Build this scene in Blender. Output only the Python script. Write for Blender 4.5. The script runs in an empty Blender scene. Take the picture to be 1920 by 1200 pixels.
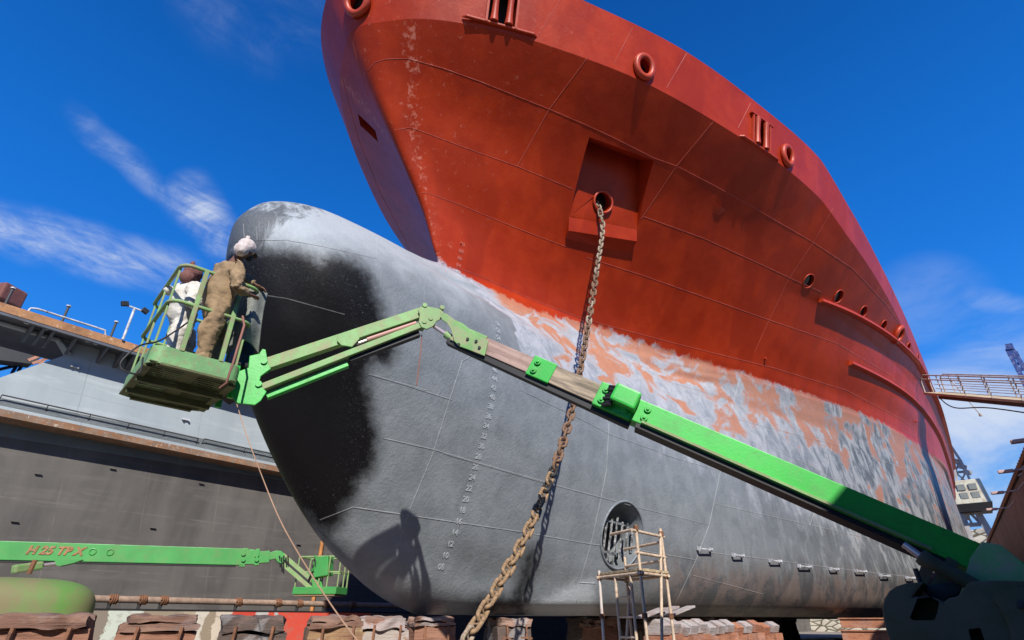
import bpy, bmesh, math, random
import numpy as np
from mathutils import Vector, Matrix, noise
from mathutils.bvhtree import BVHTree
R = math.radians
scene = bpy.context.scene
COL = scene.collection
# ------------------------------------------------------------------ camera
EYE = Vector((0.0, 0.0, 1.7)); F = 1028.0; PITCH = R(28.7); HEAD = R(37.2)
cam_d = bpy.data.cameras.new('camera'); cam = bpy.data.objects.new('camera', cam_d); COL.objects.link(cam)
cam.location = EYE; cam.rotation_euler = (R(90) + PITCH, 0, HEAD - R(90))
cam_d.sensor_width = 36.0; cam_d.lens = 36.0 * F / 1920.0; cam_d.clip_start = 0.05; cam_d.clip_end = 3000
scene.camera = cam
def ray(px, py):
    """unit-horizontal direction (x, y) and the slope (rise per horizontal metre) seen at a photo pixel"""
    r = (px - 960) / F; u = (600 - py) / F
    fw = math.cos(PITCH) - math.sin(PITCH) * u; up = math.sin(PITCH) + math.cos(PITCH) * u
    h = math.hypot(fw, r); a = HEAD - math.atan2(r, fw)
    return math.cos(a), math.sin(a), up / h
def P(px, py, hor=None, y=None, x=None, z=None):
    cx, cy, t = ray(px, py)
    if y is not None: hor = y / cy
    if x is not None: hor = x / cx
    if z is not None: hor = (z - EYE.z) / t
    return Vector((cx * hor, cy * hor, EYE.z + t * hor))
# ------------------------------------------------------------------ light
SUN_AZ = R(180 + 48); SUN_EL = R(36)            # where the sun stands, measured from +X
sun_d = bpy.data.lights.new('sun', 'SUN'); sun_d.energy = 5.0; sun_d.angle = R(0.53); sun_d.color = (1.0, 0.945, 0.87)
sun = bpy.data.objects.new('sun', sun_d); COL.objects.link(sun)
sdir = Vector((math.cos(SUN_AZ) * math.cos(SUN_EL), math.sin(SUN_AZ) * math.cos(SUN_EL), math.sin(SUN_EL)))
sun.rotation_euler = sdir.to_track_quat('Z', 'Y').to_euler(); sun.location = (-20, -10, 30)
scene.view_settings.view_transform = 'Standard'; scene.view_settings.look = 'None'
scene.view_settings.exposure = 0.22; scene.view_settings.gamma = 1.0; scene.view_settings.use_curve_mapping = False
scene.cycles.max_bounces = 6; scene.cycles.diffuse_bounces = 3; scene.cycles.glossy_bounces = 3
# ------------------------------------------------------------------ node helper
class NT:
    def __init__(s, tree): s.t = tree; s.n = tree.nodes; s.l = tree.links
    def new(s, typ, ins=None, **kw):
        n = s.n.new(typ)
        for k, v in kw.items(): setattr(n, k, v)
        if ins:
            for k, v in ins.items():
                so = n.inputs[k]
                if isinstance(v, bpy.types.NodeSocket): s.l.new(v, so)
                else: so.default_value = v
        return n
    def m(s, op, a, b=None, c=None, clamp=False):
        n = s.n.new('ShaderNodeMath'); n.operation = op; n.use_clamp = clamp
        for i, v in enumerate((a, b, c)):
            if v is None: continue
            if isinstance(v, bpy.types.NodeSocket): s.l.new(v, n.inputs[i])
            else: n.inputs[i].default_value = v
        return n.outputs[0]
    def mix(s, f, a, b, blend='MIX'):
        n = s.n.new('ShaderNodeMix'); n.data_type = 'RGBA'; n.blend_type = blend
        for i, v in ((0, f), (6, a), (7, b)):
            if isinstance(v, bpy.types.NodeSocket): s.l.new(v, n.inputs[i])
            else: n.inputs[i].default_value = v if i == 0 else (tuple(v) + (1,))[:4]
        return n.outputs[2]
    def noise(s, vec, scale, detail=4, rough=0.55, dist=0.0, out='Fac'):
        n = s.new('ShaderNodeTexNoise', {'Scale': scale, 'Detail': detail, 'Roughness': rough, 'Distortion': dist})
        if vec is not None: s.l.new(vec, n.inputs['Vector'])
        return n.outputs[out]
    def map(s, vec, sc=(1, 1, 1), loc=(0, 0, 0), rot=(0, 0, 0)):
        n = s.new('ShaderNodeMapping', {'Scale': sc, 'Location': loc, 'Rotation': rot}); s.l.new(vec, n.inputs['Vector']); return n.outputs[0]
    def ss(s, v, lo, hi):      # smoothstep 0..1
        n = s.n.new('ShaderNodeMapRange'); n.interpolation_type = 'SMOOTHSTEP'
        s.l.new(v, n.inputs[0]); n.inputs[1].default_value = lo; n.inputs[2].default_value = hi
        return n.outputs[0]
    def attr(s, name): return s.new('ShaderNodeAttribute', attribute_name=name).outputs['Fac']
# ------------------------------------------------------------------ sky
world = bpy.data.worlds.new('World'); scene.world = world; world.use_nodes = True
w = NT(world.node_tree); w.n.clear()
sky = w.new('ShaderNodeTexSky'); sky.sky_type = 'NISHITA'; sky.sun_disc = False
sky.sun_elevation = SUN_EL; sky.sun_rotation = math.pi / 2 - SUN_AZ
sky.altitude = 300; sky.air_density = 1.0; sky.dust_density = 0.25; sky.ozone_density = 2.6
hs = w.new('ShaderNodeHueSaturation', {'Hue': 0.51, 'Saturation': 1.3, 'Value': 1.0, 'Color': sky.outputs[0]})
dv = w.new('ShaderNodeTexCoord').outputs['Generated']
sep = w.new('ShaderNodeSeparateXYZ', {0: dv})
el = w.n.new('ShaderNodeValToRGB'); w.l.new(w.m('MAXIMUM', sep.outputs[2], 0.0), el.inputs[0])   # deep polarised blue of a dry winter sky, by elevation
cr = el.color_ramp; cr.elements[0].position = 0.0; cr.elements[0].color = (.17, .44, .88, 1); cr.elements[1].position = 1.0; cr.elements[1].color = (.0015, .055, .28, 1)
for ps, c_ in ((.10, (.13, .45, .98)), (.22, (.055, .36, 1.0)), (.34, (.026, .29, 1.0)), (.47, (.012, .215, .84)), (.60, (.007, .17, .69)), (.75, (.004, .12, .52))):
    e_ = cr.elements.new(ps); e_.color = c_ + (1,)
blue = w.new('ShaderNodeVectorMath', operation='SCALE'); w.l.new(el.outputs[0], blue.inputs[0]); blue.inputs['Scale'].default_value = 10.0
skyb = w.mix(0.85, hs.outputs[0], blue.outputs[0])
zc = w.m('MAXIMUM', sep.outputs[2], 0.04)
cv = w.new('ShaderNodeCombineXYZ', {0: w.m('DIVIDE', sep.outputs[0], zc), 1: w.m('DIVIDE', sep.outputs[1], zc), 2: 0.0}).outputs[0]
def lobe(px, py, wid, soft):
    cx, cy, t = ray(px, py); d = Vector((cx, cy, t)).normalized()
    dn = w.new('ShaderNodeVectorMath', operation='DOT_PRODUCT'); w.l.new(dv, dn.inputs[0]); dn.inputs[1].default_value = d
    return w.ss(dn.outputs['Value'], math.cos(R(wid + soft)), math.cos(R(max(wid, 0.01))))
def streak(p0, p1, wid, soft, amp):
    a = Vector(ray(*p0)).normalized(); b = Vector(ray(*p1)).normalized(); n = a.cross(b).normalized(); mid = (a + b).normalized()
    ln = w.new('ShaderNodeVectorMath', operation='DOT_PRODUCT'); w.l.new(dv, ln.inputs[0]); ln.inputs[1].default_value = n
    wob = w.m('MULTIPLY_ADD', w.noise(w.map(dv, (1, 1, 1)), 5.0, 3), 0.08, -0.04)
    off = w.m('ABSOLUTE', w.m('ADD', ln.outputs['Value'], wob))
    f = w.m('SUBTRACT', 1.0, w.ss(off, math.sin(R(wid)), math.sin(R(wid + soft))))
    dm = w.new('ShaderNodeVectorMath', operation='DOT_PRODUCT'); w.l.new(dv, dm.inputs[0]); dm.inputs[1].default_value = mid
    half = a.angle(b) / 2
    g = w.ss(dm.outputs['Value'], math.cos(half * 1.35), math.cos(half * 0.55))
    return w.m('MULTIPLY', w.m('MULTIPLY', f, g), amp)
wisp = w.noise(w.map(cv, (1.0, 2.0, 1), rot=(0, 0, R(50))), 1.1, 9, 0.60, 0.9)
fine = w.noise(w.map(dv, (1.0, 1.0, 1.6), rot=(R(20), R(35), R(10))), 7.0, 9, 0.66, 0.8)
soft = w.noise(w.map(dv, (1, 1, 2.2)), 3.2, 8, 0.58, 0.7)
fib = w.noise(w.map(dv, (1.0, 2.2, 5.0), rot=(R(35), R(-25), R(20))), 9.0, 10, 0.68, 1.1)
tex = w.m('MULTIPLY', w.m('ADD', w.m('MULTIPLY', w.ss(wisp, 0.36, 0.70), 0.55), w.m('MULTIPLY', w.ss(fine, 0.38, 0.70), 0.65)), w.m('MULTIPLY_ADD', w.ss(fib, 0.36, 0.62), 0.6, 0.45))
texs = w.m('ADD', w.m('MULTIPLY', w.ss(soft, 0.30, 0.62), 0.8), w.m('MULTIPLY', w.ss(fine, 0.3, 0.8), 0.2))
hi_ = [streak((-200, 400), (330, 525), 0.1, 2.7, 0.95), streak((150, 220), (360, 400), 0.02, 1.5, 0.40), streak((340, 340), (430, 470), 0.3, 2.8, 1.0), w.m('MULTIPLY', lobe(480, -30, 1, 7), 0.12)]
lo_ = [w.m('MULTIPLY', lobe(1850, 815, 2.5, 5.5), 0.95), w.m('MULTIPLY', lobe(1990, 790, 2, 8), 0.9), w.m('MULTIPLY', lobe(1740, 575, 0.1, 5), 0.2), w.m('MULTIPLY', lobe(1885, 905, 0.2, 3.6), 0.3), streak((1800, 555), (1930, 590), 0.05, 1.3, 0.35)]
def mx(l):
    c = l[0]
    for b in l[1:]: c = w.m('MAXIMUM', c, b)
    return c
cl = w.m('ADD', w.m('MULTIPLY', mx(hi_), tex), w.m('MULTIPLY', mx(lo_), texs), clamp=True)
skyc = w.mix(cl, skyb, (7.4, 8.1, 9.3))
bg = w.new('ShaderNodeBackground', {'Color': skyc, 'Strength': 0.082})
w.l.new(bg.outputs[0], w.new('ShaderNodeOutputWorld').inputs[0])
# ------------------------------------------------------------------ object helpers
PINV = {}          # inverse world matrix of every thing's empty; parts are meshed in world space
def adopt(o, parent): o.parent = parent; o.matrix_parent_inverse = PINV.get(parent.name, Matrix.Identity(4))
def tag(o, label=None, cat=None, group=None, kind=None):
    if label: o['label'] = label
    if cat: o['category'] = cat
    if group: o['group'] = group
    if kind: o['kind'] = kind
    return o
def thing(name, label, cat, loc=(0, 0, 0), group=None, rotz=0):
    o = bpy.data.objects.new(name, None); COL.objects.link(o); o.location = loc; o.rotation_euler = (0, 0, rotz)
    o.empty_display_size = 0.2; PINV[o.name] = (Matrix.Translation(Vector(loc)) @ Matrix.Rotation(rotz, 4, 'Z')).inverted()
    return tag(o, label, cat, group)
def rot_to(v, up=Vector((0, 0, 1))):
    """3x3 with X along v and Z nearest to up"""
    x = Vector(v).normalized(); y = Vector(up).cross(x)
    if y.length < 1e-4: y = Vector((0, 1, 0)).cross(x)
    y.normalize(); z = x.cross(y)
    return Matrix((x, y, z)).transposed()
I3 = Matrix.Identity(3)
class MB:
    def __init__(s): s.v = []; s.f = []; s.mi = []
    def add(s, vs, fs, mi=0):
        b = len(s.v); s.v += [tuple(v) for v in vs]; s.f += [tuple(i + b for i in f) for f in fs]; s.mi += [mi] * len(fs); return s
    def box(s, c, size, rot=I3, mi=0, taper=1.0):
        c = Vector(c); hx, hy, hz = [d / 2 for d in size]
        vs = []
        for z, t in ((-hz, 1.0), (hz, taper)):
            for x, y in ((-hx, -hy), (hx, -hy), (hx, hy), (-hx, hy)): vs.append(c + rot @ Vector((x * t, y * t, z)))
        return s.add(vs, [(3, 2, 1, 0), (4, 5, 6, 7), (0, 1, 5, 4), (1, 2, 6, 5), (2, 3, 7, 6), (3, 0, 4, 7)], mi)
    def beam(s, p0, p1, wd, ht, up=Vector((0, 0, 1)), mi=0):
        p0 = Vector(p0); p1 = Vector(p1); return s.box((p0 + p1) / 2, ((p1 - p0).length, wd, ht), rot_to(p1 - p0, up), mi)
    def tube(s, pts, r, seg=8, closed=False, caps=True, mi=0):
        pts = [Vector(p) for p in pts]; n = len(pts); rs = r if isinstance(r, (list, tuple)) else [r] * n
        vs = []; nrm = None
        for i, p in enumerate(pts):
            if closed: t = (pts[(i + 1) % n] - pts[i - 1])
            else: t = pts[min(i + 1, n - 1)] - pts[max(i - 1, 0)]
            t.normalize()
            if nrm is None:
                nrm = t.orthogonal().normalized()
            else:
                nrm = (nrm - t * nrm.dot(t)); nrm = nrm.normalized() if nrm.length > 1e-6 else t.orthogonal().normalized()
            bn = t.cross(nrm)
            for k in range(seg):
                a = 2 * math.pi * k / seg; vs.append(p + (nrm * math.cos(a) + bn * math.sin(a)) * rs[i])
        fs = []
        for i in range(n if closed else n - 1):
            a = i * seg; b = ((i + 1) % n) * seg
            for k in range(seg): k2 = (k + 1) % seg; fs.append((a + k, a + k2, b + k2, b + k))
        if caps and not closed: fs += [tuple(range(seg))[::-1], tuple(range((n - 1) * seg, n * seg))]
        return s.add(vs, fs, mi)
    def prism(s, poly, org, ax, ay, thick, mi=0):
        """polygon (2D) in the plane ax, ay extruded +-thick/2 along its normal"""
        org = Vector(org); ax = Vector(ax).normalized(); ay = Vector(ay).normalized(); nz = ax.cross(ay).normalized() * (thick / 2); n = len(poly)
        vs = [org + ax * x + ay * y - nz for x, y in poly] + [org + ax * x + ay * y + nz for x, y in poly]
        fs = [tuple(range(n))[::-1], tuple(range(n, 2 * n))] + [(i, (i + 1) % n, n + (i + 1) % n, n + i) for i in range(n)]
        return s.add(vs, fs, mi)
    def disc(s, c, axis, r, th, seg=20, mi=0):
        c = Vector(c); a = Vector(axis).normalized() * (th / 2); return s.tube([c - a, c + a], r, seg, mi=mi)
    def build(s, name, mats, parent=None, smooth=None, bevel=0.0, tri=False):
        me = bpy.data.meshes.new(name); me.from_pydata(s.v, [], s.f)
        if not isinstance(mats, (list, tuple)): mats = [mats]
        for m_ in mats: me.materials.append(m_)
        me.polygons.foreach_set('material_index', s.mi); me.update()
        bm = bmesh.new(); bm.from_mesh(me); bmesh.ops.recalc_face_normals(bm, faces=bm.faces[:])
        if bevel: bmesh.ops.bevel(bm, geom=[e for e in bm.edges if len(e.link_faces) == 2 and e.calc_face_angle(0) > 0.5], offset=bevel, segments=2, affect='EDGES', profile=0.6)
        bm.to_mesh(me); bm.free()
        o = bpy.data.objects.new(name, me); COL.objects.link(o)
        if parent is not None:
            adopt(o, parent)
        if smooth:
            me.polygons.foreach_set('use_smooth', [True] * len(me.polygons)); me.set_sharp_from_angle(angle=R(smooth))
        return o
def copy_tree(o, parent=None, shared=True):
    c = o.copy(); COL.objects.link(c)
    if parent is not None: c.parent = parent; c.matrix_parent_inverse = o.matrix_parent_inverse.copy()
    for ch in list(o.children): copy_tree(ch, c)
    return c
# ------------------------------------------------------------------ materials
MATS = {}
def mat_paint(name, col, rough=0.45, var=0.12, dirt=None, dirt_amt=0.0, scale=1.0, bump=0.03, metal=0.0, bscale=30, lo=0.45, hi=0.7, spec=0.5, streak=False, dirt2=None):
    if name in MATS: return MATS[name]
    m_ = bpy.data.materials.new(name); m_.use_nodes = True; t = NT(m_.node_tree); b = t.n['Principled BSDF']
    tc = t.new('ShaderNodeTexCoord').outputs['Object']
    n1 = t.noise(tc, 1.3 * scale, 6, 0.6, 0.2)
    c = t.mix(t.m('MULTIPLY', t.ss(n1, 0.3, 0.7), 1.0), [x * (1 - var) for x in col], [min(1, x * (1 + var)) for x in col])
    r = rough
    if dirt is not None:
        v2 = t.map(tc, (1, 1, 0.25)) if streak else tc
        n2 = t.noise(v2, 3.1 * scale, 8, 0.68, 0.4)
        f = t.m('MULTIPLY', t.ss(n2, lo, hi), dirt_amt); c = t.mix(f, c, dirt)
        r = t.m('MULTIPLY_ADD', f, 0.85 - rough, rough)
        if dirt2 is not None:
            n3 = t.noise(t.map(tc, (1, 1, 1), (7, 3, 5)), 6 * scale, 8, 0.7, 0.8); c = t.mix(t.m('MULTIPLY', t.ss(n3, 0.56, 0.66), 0.8), c, dirt2)
    t.l.new(c, b.inputs['Base Color'])
    if isinstance(r, float): b.inputs['Roughness'].default_value = r
    else: t.l.new(r, b.inputs['Roughness'])
    b.inputs['Metallic'].default_value = metal; b.inputs['Specular IOR Level'].default_value = spec
    if bump:
        n4 = t.noise(tc, bscale, 5, 0.6)
        bp = t.new('ShaderNodeBump', {'Strength': 0.6, 'Distance': bump, 'Height': n4}); t.l.new(bp.outputs[0], b.inputs['Normal'])
    MATS[name] = m_; return m_
# ================================================================== THE SHIP
YC = 8.9; ZK = 1.8
def pchip(xs, ys, xq):
    xs = np.asarray(xs, float); ys = np.asarray(ys, float); h = np.diff(xs)
    d = (np.diff(ys, axis=0).T / h).T; m = np.zeros_like(ys)
    for k in range(1, len(xs) - 1):
        w1 = 2 * h[k] + h[k - 1]; w2 = h[k] + 2 * h[k - 1]
        s = d[k - 1] * d[k] > 0
        dk1 = np.where(d[k - 1] == 0, 1, d[k - 1]); dk = np.where(d[k] == 0, 1, d[k])
        den = w1 / dk1 + w2 / dk
        m[k] = np.where(s, (w1 + w2) / np.where(den == 0, 1, den), 0)
    m[0] = d[0]; m[-1] = d[-1]
    xq = np.asarray(xq, float); i = np.clip(np.searchsorted(xs, xq) - 1, 0, len(xs) - 2); t = (xq - xs[i]) / h[i]
    if ys.ndim > 1: t = t[:, None]; hh = h[i][:, None]
    else: hh = h[i]
    return (2*t**3 - 3*t**2 + 1)*ys[i] + (t**3 - 2*t**2 + t)*hh*m[i] + (-2*t**3 + 3*t**2)*ys[i+1] + (t**3 - t**2)*hh*m[i+1]
WL = [  # z, x of the stem or bulb edge, [(x, half breadth)...]
 (1.80, 8.6, [(9.5,.35),(14,1.2),(20,3.0),(26,5.0),(36,7.6),(46,8.4),(60,8.3),(72,7.0),(82,4.6)]),
 (2.05, 7.8, [(8.7,.5),(10,.85),(14,1.8),(20,3.7),(26,5.7),(36,8.3),(46,9.0),(60,8.9),(72,7.6),(82,5)]),
 (2.40, 7.1, [(8.0,.62),(9.5,.9),(14,2.05),(20,4.0),(26,6.0),(36,8.6),(46,9.3),(60,9.2),(72,8.0),(82,5.3)]),
 (3.06, 6.1, [(7.2,.72),(8.4,1.05),(10,1.4),(14,2.3),(20,4.2),(26,6.2),(36,8.8),(46,9.5),(60,9.4),(72,8.2),(82,5.5)]),
 (4.00, 5.2, [(6.3,.9),(8.4,1.45),(10,1.75),(14,2.55),(20,4.25),(26,6.2),(36,8.8),(46,9.5),(60,9.4),(72,8.2),(82,5.5)]),
 (5.00, 4.45, [(5.2,.85),(6.5,1.4),(8.4,1.8),(10,2.05),(14,2.7),(20,4.25),(26,6.15),(36,8.8),(46,9.5),(60,9.4),(72,8.2),(82,5.5)]),
 (6.20, 3.8, [(4.2,.85),(5.5,1.55),(8.4,2.05),(10,2.2),(14,2.75),(20,4.15),(26,6.1),(36,8.8),(46,9.5),(60,9.4),(72,8.2),(82,5.5)]),
 (7.30, 3.4, [(3.8,.8),(4.5,1.45),(6.5,1.9),(8.4,2.05),(10,2.1),(14,2.5),(20,4.0),(26,6.0),(36,8.8),(46,9.5),(60,9.4),(72,8.2),(82,5.5)]),
 (8.10, 3.30, [(3.7,.65),(4.5,1.15),(6.5,1.6),(8.4,1.8),(10,1.85),(14,2.2),(20,3.85),(26,5.95),(36,8.8),(46,9.5),(60,9.4),(72,8.2),(82,5.5)]),
 (8.70, 3.55, [(4.0,.5),(5.5,.95),(7,1.2),(8.4,1.2),(10,1.3),(14,1.9),(20,3.7),(26,5.9),(36,8.8),(46,9.5),(60,9.4),(72,8.2),(82,5.5)]),
 (9.20, 4.25, [(5.0,.45),(7,.68),(8.4,.68),(10,.92),(14,1.7),(17.4,2.6),(20,3.65),(26,5.95),(36,8.75),(46,9.5),(60,9.4),(72,8.2),(82,5.5)]),
 (9.60, 5.9, [(7.0,.25),(8.6,.5),(10,.72),(14,1.6),(17.4,2.6),(20,3.7),(26,6.0),(36,8.75),(46,9.5),(60,9.4),(72,8.2),(82,5.5)]),
 (9.85, 7.6, [(8.2,.12),(9,.3),(10,.58),(14,1.57),(17.4,2.6),(20,3.75),(26,6.05),(36,8.75),(46,9.5),(60,9.4),(72,8.2),(82,5.5)]),
 (10.1, 8.45, [(9,.2),(10.5,.66),(13.7,1.52),(17.4,2.65),(20,3.8),(25.6,5.95),(36.4,8.8),(46,9.7),(60,9.7),(72,8.8),(82,6.5)]),
 (10.5, 8.25, [(8.8,.25),(10.5,.78),(13.7,1.72),(17.4,2.9),(20,4.05),(25.6,6.15),(36.4,8.85),(46,9.7),(60,9.7),(72,8.8),(82,6.5)]),
 (11.4, 7.8, [(8.5,.4),(10.5,1.22),(13.7,2.3),(17.4,3.6),(20,4.7),(25.6,6.8),(36,9.1),(46,9.8),(60,9.9),(72,9.2),(82,7.2)]),
 (12.5, 6.95, [(7.4,.35),(8.5,1.05),(10.5,2.0),(13.7,3.2),(17.4,4.6),(20,5.65),(25.6,7.5),(36,9.35),(46,9.95),(60,10.1),(82,9.0)]),
 (13.7, 6.0, [(6.3,.4),(7,.95),(8.5,1.95),(10.5,3.05),(13.7,4.4),(17.4,5.8),(20,6.8),(25.6,8.3),(36,9.6),(46,10.1),(60,10.3),(82,9.8)]),
 (15.5, 4.7, [(4.95,.7),(5.5,1.6),(6.7,2.8),(7.6,3.5),(8.5,4.1),(10.7,5.4),(14.5,7.0),(17.4,8.0),(20.7,8.75),(27,9.55),(36,10.1),(46,10.5),(60,10.6),(82,10.2)]),
 (17.2, 4.0, [(4.2,.9),(4.8,2.0),(6,3.2),(8.8,4.95),(12,6.6),(15.2,7.75),(20,9.05),(27,9.8),(36,10.3),(46,10.6),(60,10.7),(82,10.3)]),
]
NC = 250; XE = 82.0
_q = np.linspace(0, 1, NC) ** 1.0
ctrl = []
for z_, xs_, pts in WL:
    L = XE - xs_; q = _q * math.sqrt(L); tt = q * q; kx = [0.0] + [math.sqrt(p[0] - xs_) for p in pts]; ky = [0.0] + [p[1] for p in pts]
    ctrl.append(np.stack([xs_ + tt, np.maximum(pchip(kx, ky, np.minimum(q, kx[-1])), 0)], 1).ravel())
ctrl = np.array(ctrl); zs = np.array([c[0] for c in WL])
rows = np.concatenate([np.linspace(1.8, 2.6, 14)[:-1], np.linspace(2.6, 8.0, 48)[:-1], np.linspace(8.0, 10.6, 54)[:-1], np.linspace(10.6, 15.5, 50)[:-1], np.linspace(15.5, 17.2, 14)])
G = pchip(zs[:-1], ctrl[:-1], np.minimum(rows, 15.5))
up_ = rows > 15.5
fr = ((rows - 15.5) / 1.7)[:, None]; G = np.where(up_[:, None], ctrl[-2] * (1 - fr) + ctrl[-1] * fr, G)
G = G.reshape(len(rows), NC, 2)
def ztop(x): return np.interp(x, [0, 19.6, 21.7, 26.3, 31, 38.5, 60, 90], [17.2, 17.2, 16.35, 15.7, 15.25, 14.85, 14.6, 14.6])
ZG = rows[:, None] * np.ones((1, NC))
ZT = ztop(G[:, :, 0]); ZG = np.where(ZG > 13, 13 + (ZG - 13) / 4.2 * (ZT - 13), ZG)
# deepen the keel rise very slightly so that the bottom is a real plate
nr = len(rows)
def ship_hull_mesh():
    V = []; Fc = []
    port = np.stack([G[:, :, 0], YC - G[:, :, 1], ZG], 2); star = np.stack([G[:, :, 0], YC + G[:, :, 1], ZG], 2)
    V = [tuple(p) for p in port.reshape(-1, 3)]
    sid = {}
    for r_ in range(nr):
        for c_ in range(NC):
            if c_ == 0: sid[(r_, c_)] = r_ * NC
            else: sid[(r_, c_)] = len(V); V.append(tuple(star[r_, c_]))
    for r_ in range(nr - 1):
        for c_ in range(NC - 1):
            a = r_ * NC + c_; Fc.append((a, a + 1, a + 1 + NC, a + NC))
            Fc.append((sid[(r_, c_)], sid[(r_ + 1, c_)], sid[(r_ + 1, c_ + 1)], sid[(r_, c_ + 1)]))
    for c_ in range(NC - 1):       # bottom and deck
        for r_, flip in ((0, True), (nr - 1, False)):
            a, b = r_ * NC + c_, r_ * NC + c_ + 1; c, d = sid[(r_, c_ + 1)], sid[(r_, c_)]
            f = (a, b, c, d) if c_ else (a, b, c)
            Fc.append(f[::-1] if flip else f)
    e = NC - 1                     # transom
    for r_ in range(nr - 1): Fc.append((r_ * NC + e, sid[(r_, e)], sid[(r_ + 1, e)], (r_ + 1) * NC + e))
    me = bpy.data.meshes.new('hull'); me.from_pydata(V, [], Fc)
    bm = bmesh.new(); bm.from_mesh(me); bmesh.ops.recalc_face_normals(bm, faces=bm.faces[:]); bm.to_mesh(me); bm.free()
    return me
hull_me = ship_hull_mesh()
_bm = bmesh.new(); _bm.from_mesh(hull_me); BV = BVHTree.FromBMesh(_bm); _bm.free()
def H(px, py):
    """the point of the hull seen at a photo pixel, and the outward normal there"""
    cx, cy, t = ray(px, py); d = Vector((cx, cy, t)).normalized(); p, n, i, ds = BV.ray_cast(EYE, d)
    if p is None: return None, None
    if n.dot(d) > 0: n = -n
    return p, n
def HY(x, z):
    p, n, i, ds = BV.ray_cast(Vector((x, -30, z)), Vector((0, 1, 0)))
    if n.y > 0: n = -n
    return p, n
# ------------------------------------------------------------------ hull: openings
ship = thing('cargo_ship', 'docked ship with red upper bow, patchy grey lower hull and half black bulb', 'ship', (8.6, YC, ZK))
def frame_at(p, n):
    n = Vector(n).normalized(); ax = Vector((0, 0, 1)).cross(n); ax = -ax if ax.x < 0 else ax; ax.normalize()   # ax runs aft along the shell
    upv = n.cross(ax); upv = -upv if upv.z < 0 else upv
    return ax, upv.normalized(), n
cut = MB()
# anchor pocket: a wedge sunk in at the top and standing proud as a chin at the foot
pA, pB = H(1105, 257)[0], H(1226, 301)[0]; pD, pC = H(1062, 432)[0], H(1190, 452)[0]
pn = ((pB - pA).cross(pD - pA)).normalized(); pn = -pn if pn.y > 0 else pn
back = [pA - pn * 0.80, pB - pn * 0.80, pC + pn * 0.12, pD + pn * 0.12]
outs = [pA + pn * 0.7, pB + pn * 0.7, pC + pn * 0.7, pD + pn * 0.7]
HEX = [(0, 1, 2, 3), (7, 6, 5, 4), (0, 4, 5, 1), (1, 5, 6, 2), (2, 6, 7, 3), (3, 7, 4, 0)]
cut.add(back + outs, HEX)
bn = ((back[1] - back[0]).cross(back[3] - back[0])).normalized(); bn = -bn if bn.y > 0 else bn
def on_back(u, v): return (back[0] * (1 - u) + back[1] * u) * (1 - v) + (back[3] * (1 - u) + back[2] * u) * v
hole_c = on_back(0.45, 0.62)
hole_dir = (bn * -1.0 + Vector((0.15, 0.25, 0.55))).normalized()
cut.tube([hole_c + hole_dir * 1.6, hole_c - hole_dir * 0.12], 0.31, 24)
ports = [(1516, 527, .27), (1572, 556, .27), (1618, 585, .27), (1656, 611, .27), (1702, 652, .27), (1721, 672, .27)]
port_pts = []
for px, py, r in ports:
    p, n = H(px, py); port_pts.append((p, n, r)); cut.tube([p + n * 0.3, p - n * 0.35], r, 24)
rings = [(1206, 127, .26, .36), (1474, 293, .27, .37), (672, 3, .30, .40), (1683, 627, .30, .42)]
ring_pts = []
for px, py, r, ro in rings:
    p, n = H(px, py); ring_pts.append((p, n, r, ro)); cut.tube([p + n * 0.3, p - n * 0.9], r, 24)
def quad_cut(p, n, w, h, depth=0.8):
    ax, upv, n = frame_at(p, n); cut.box(p + n * (0.3 - depth / 2), (w, h, depth + 0.6), Matrix((ax, upv, n)).transposed()); return ax, upv, n
rol = []
for px, py, w, h in ((943, 10, 0.75, 1.1), (1425, 252, 0.85, 1.0)):
    p, n = H(px, py); rol.append((p, n, w, h)); quad_cut(p, n, w, h)
for px, py, w, h in ((690, 240, 0.45, 0.9),):
    p, n = H(px, py)
    if p: quad_cut(p, n, w, h, 0.5)
# bow thruster tunnel
TC, TN = H(1167, 1002); TR = 0.74
cut.tube([TC + Vector((0, -0.6, 0)), TC + Vector((0, 1.6, 0))], TR, 40)
shell_me = hull_me.copy(); hull_o = bpy.data.objects.new('hull', hull_me); COL.objects.link(hull_o)
cut_o = cut.build('cutter', [])
md = hull_o.modifiers.new('b', 'BOOLEAN'); md.operation = 'DIFFERENCE'; md.solver = 'EXACT'; md.object = cut_o; md.use_self = True
dg = bpy.context.evaluated_depsgraph_get(); new_me = bpy.data.meshes.new_from_object(hull_o.evaluated_get(dg))
hull_o.modifiers.clear(); hull_o.data = new_me; bpy.data.objects.remove(cut_o, do_unlink=True); new_me.name = 'hull'
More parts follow.
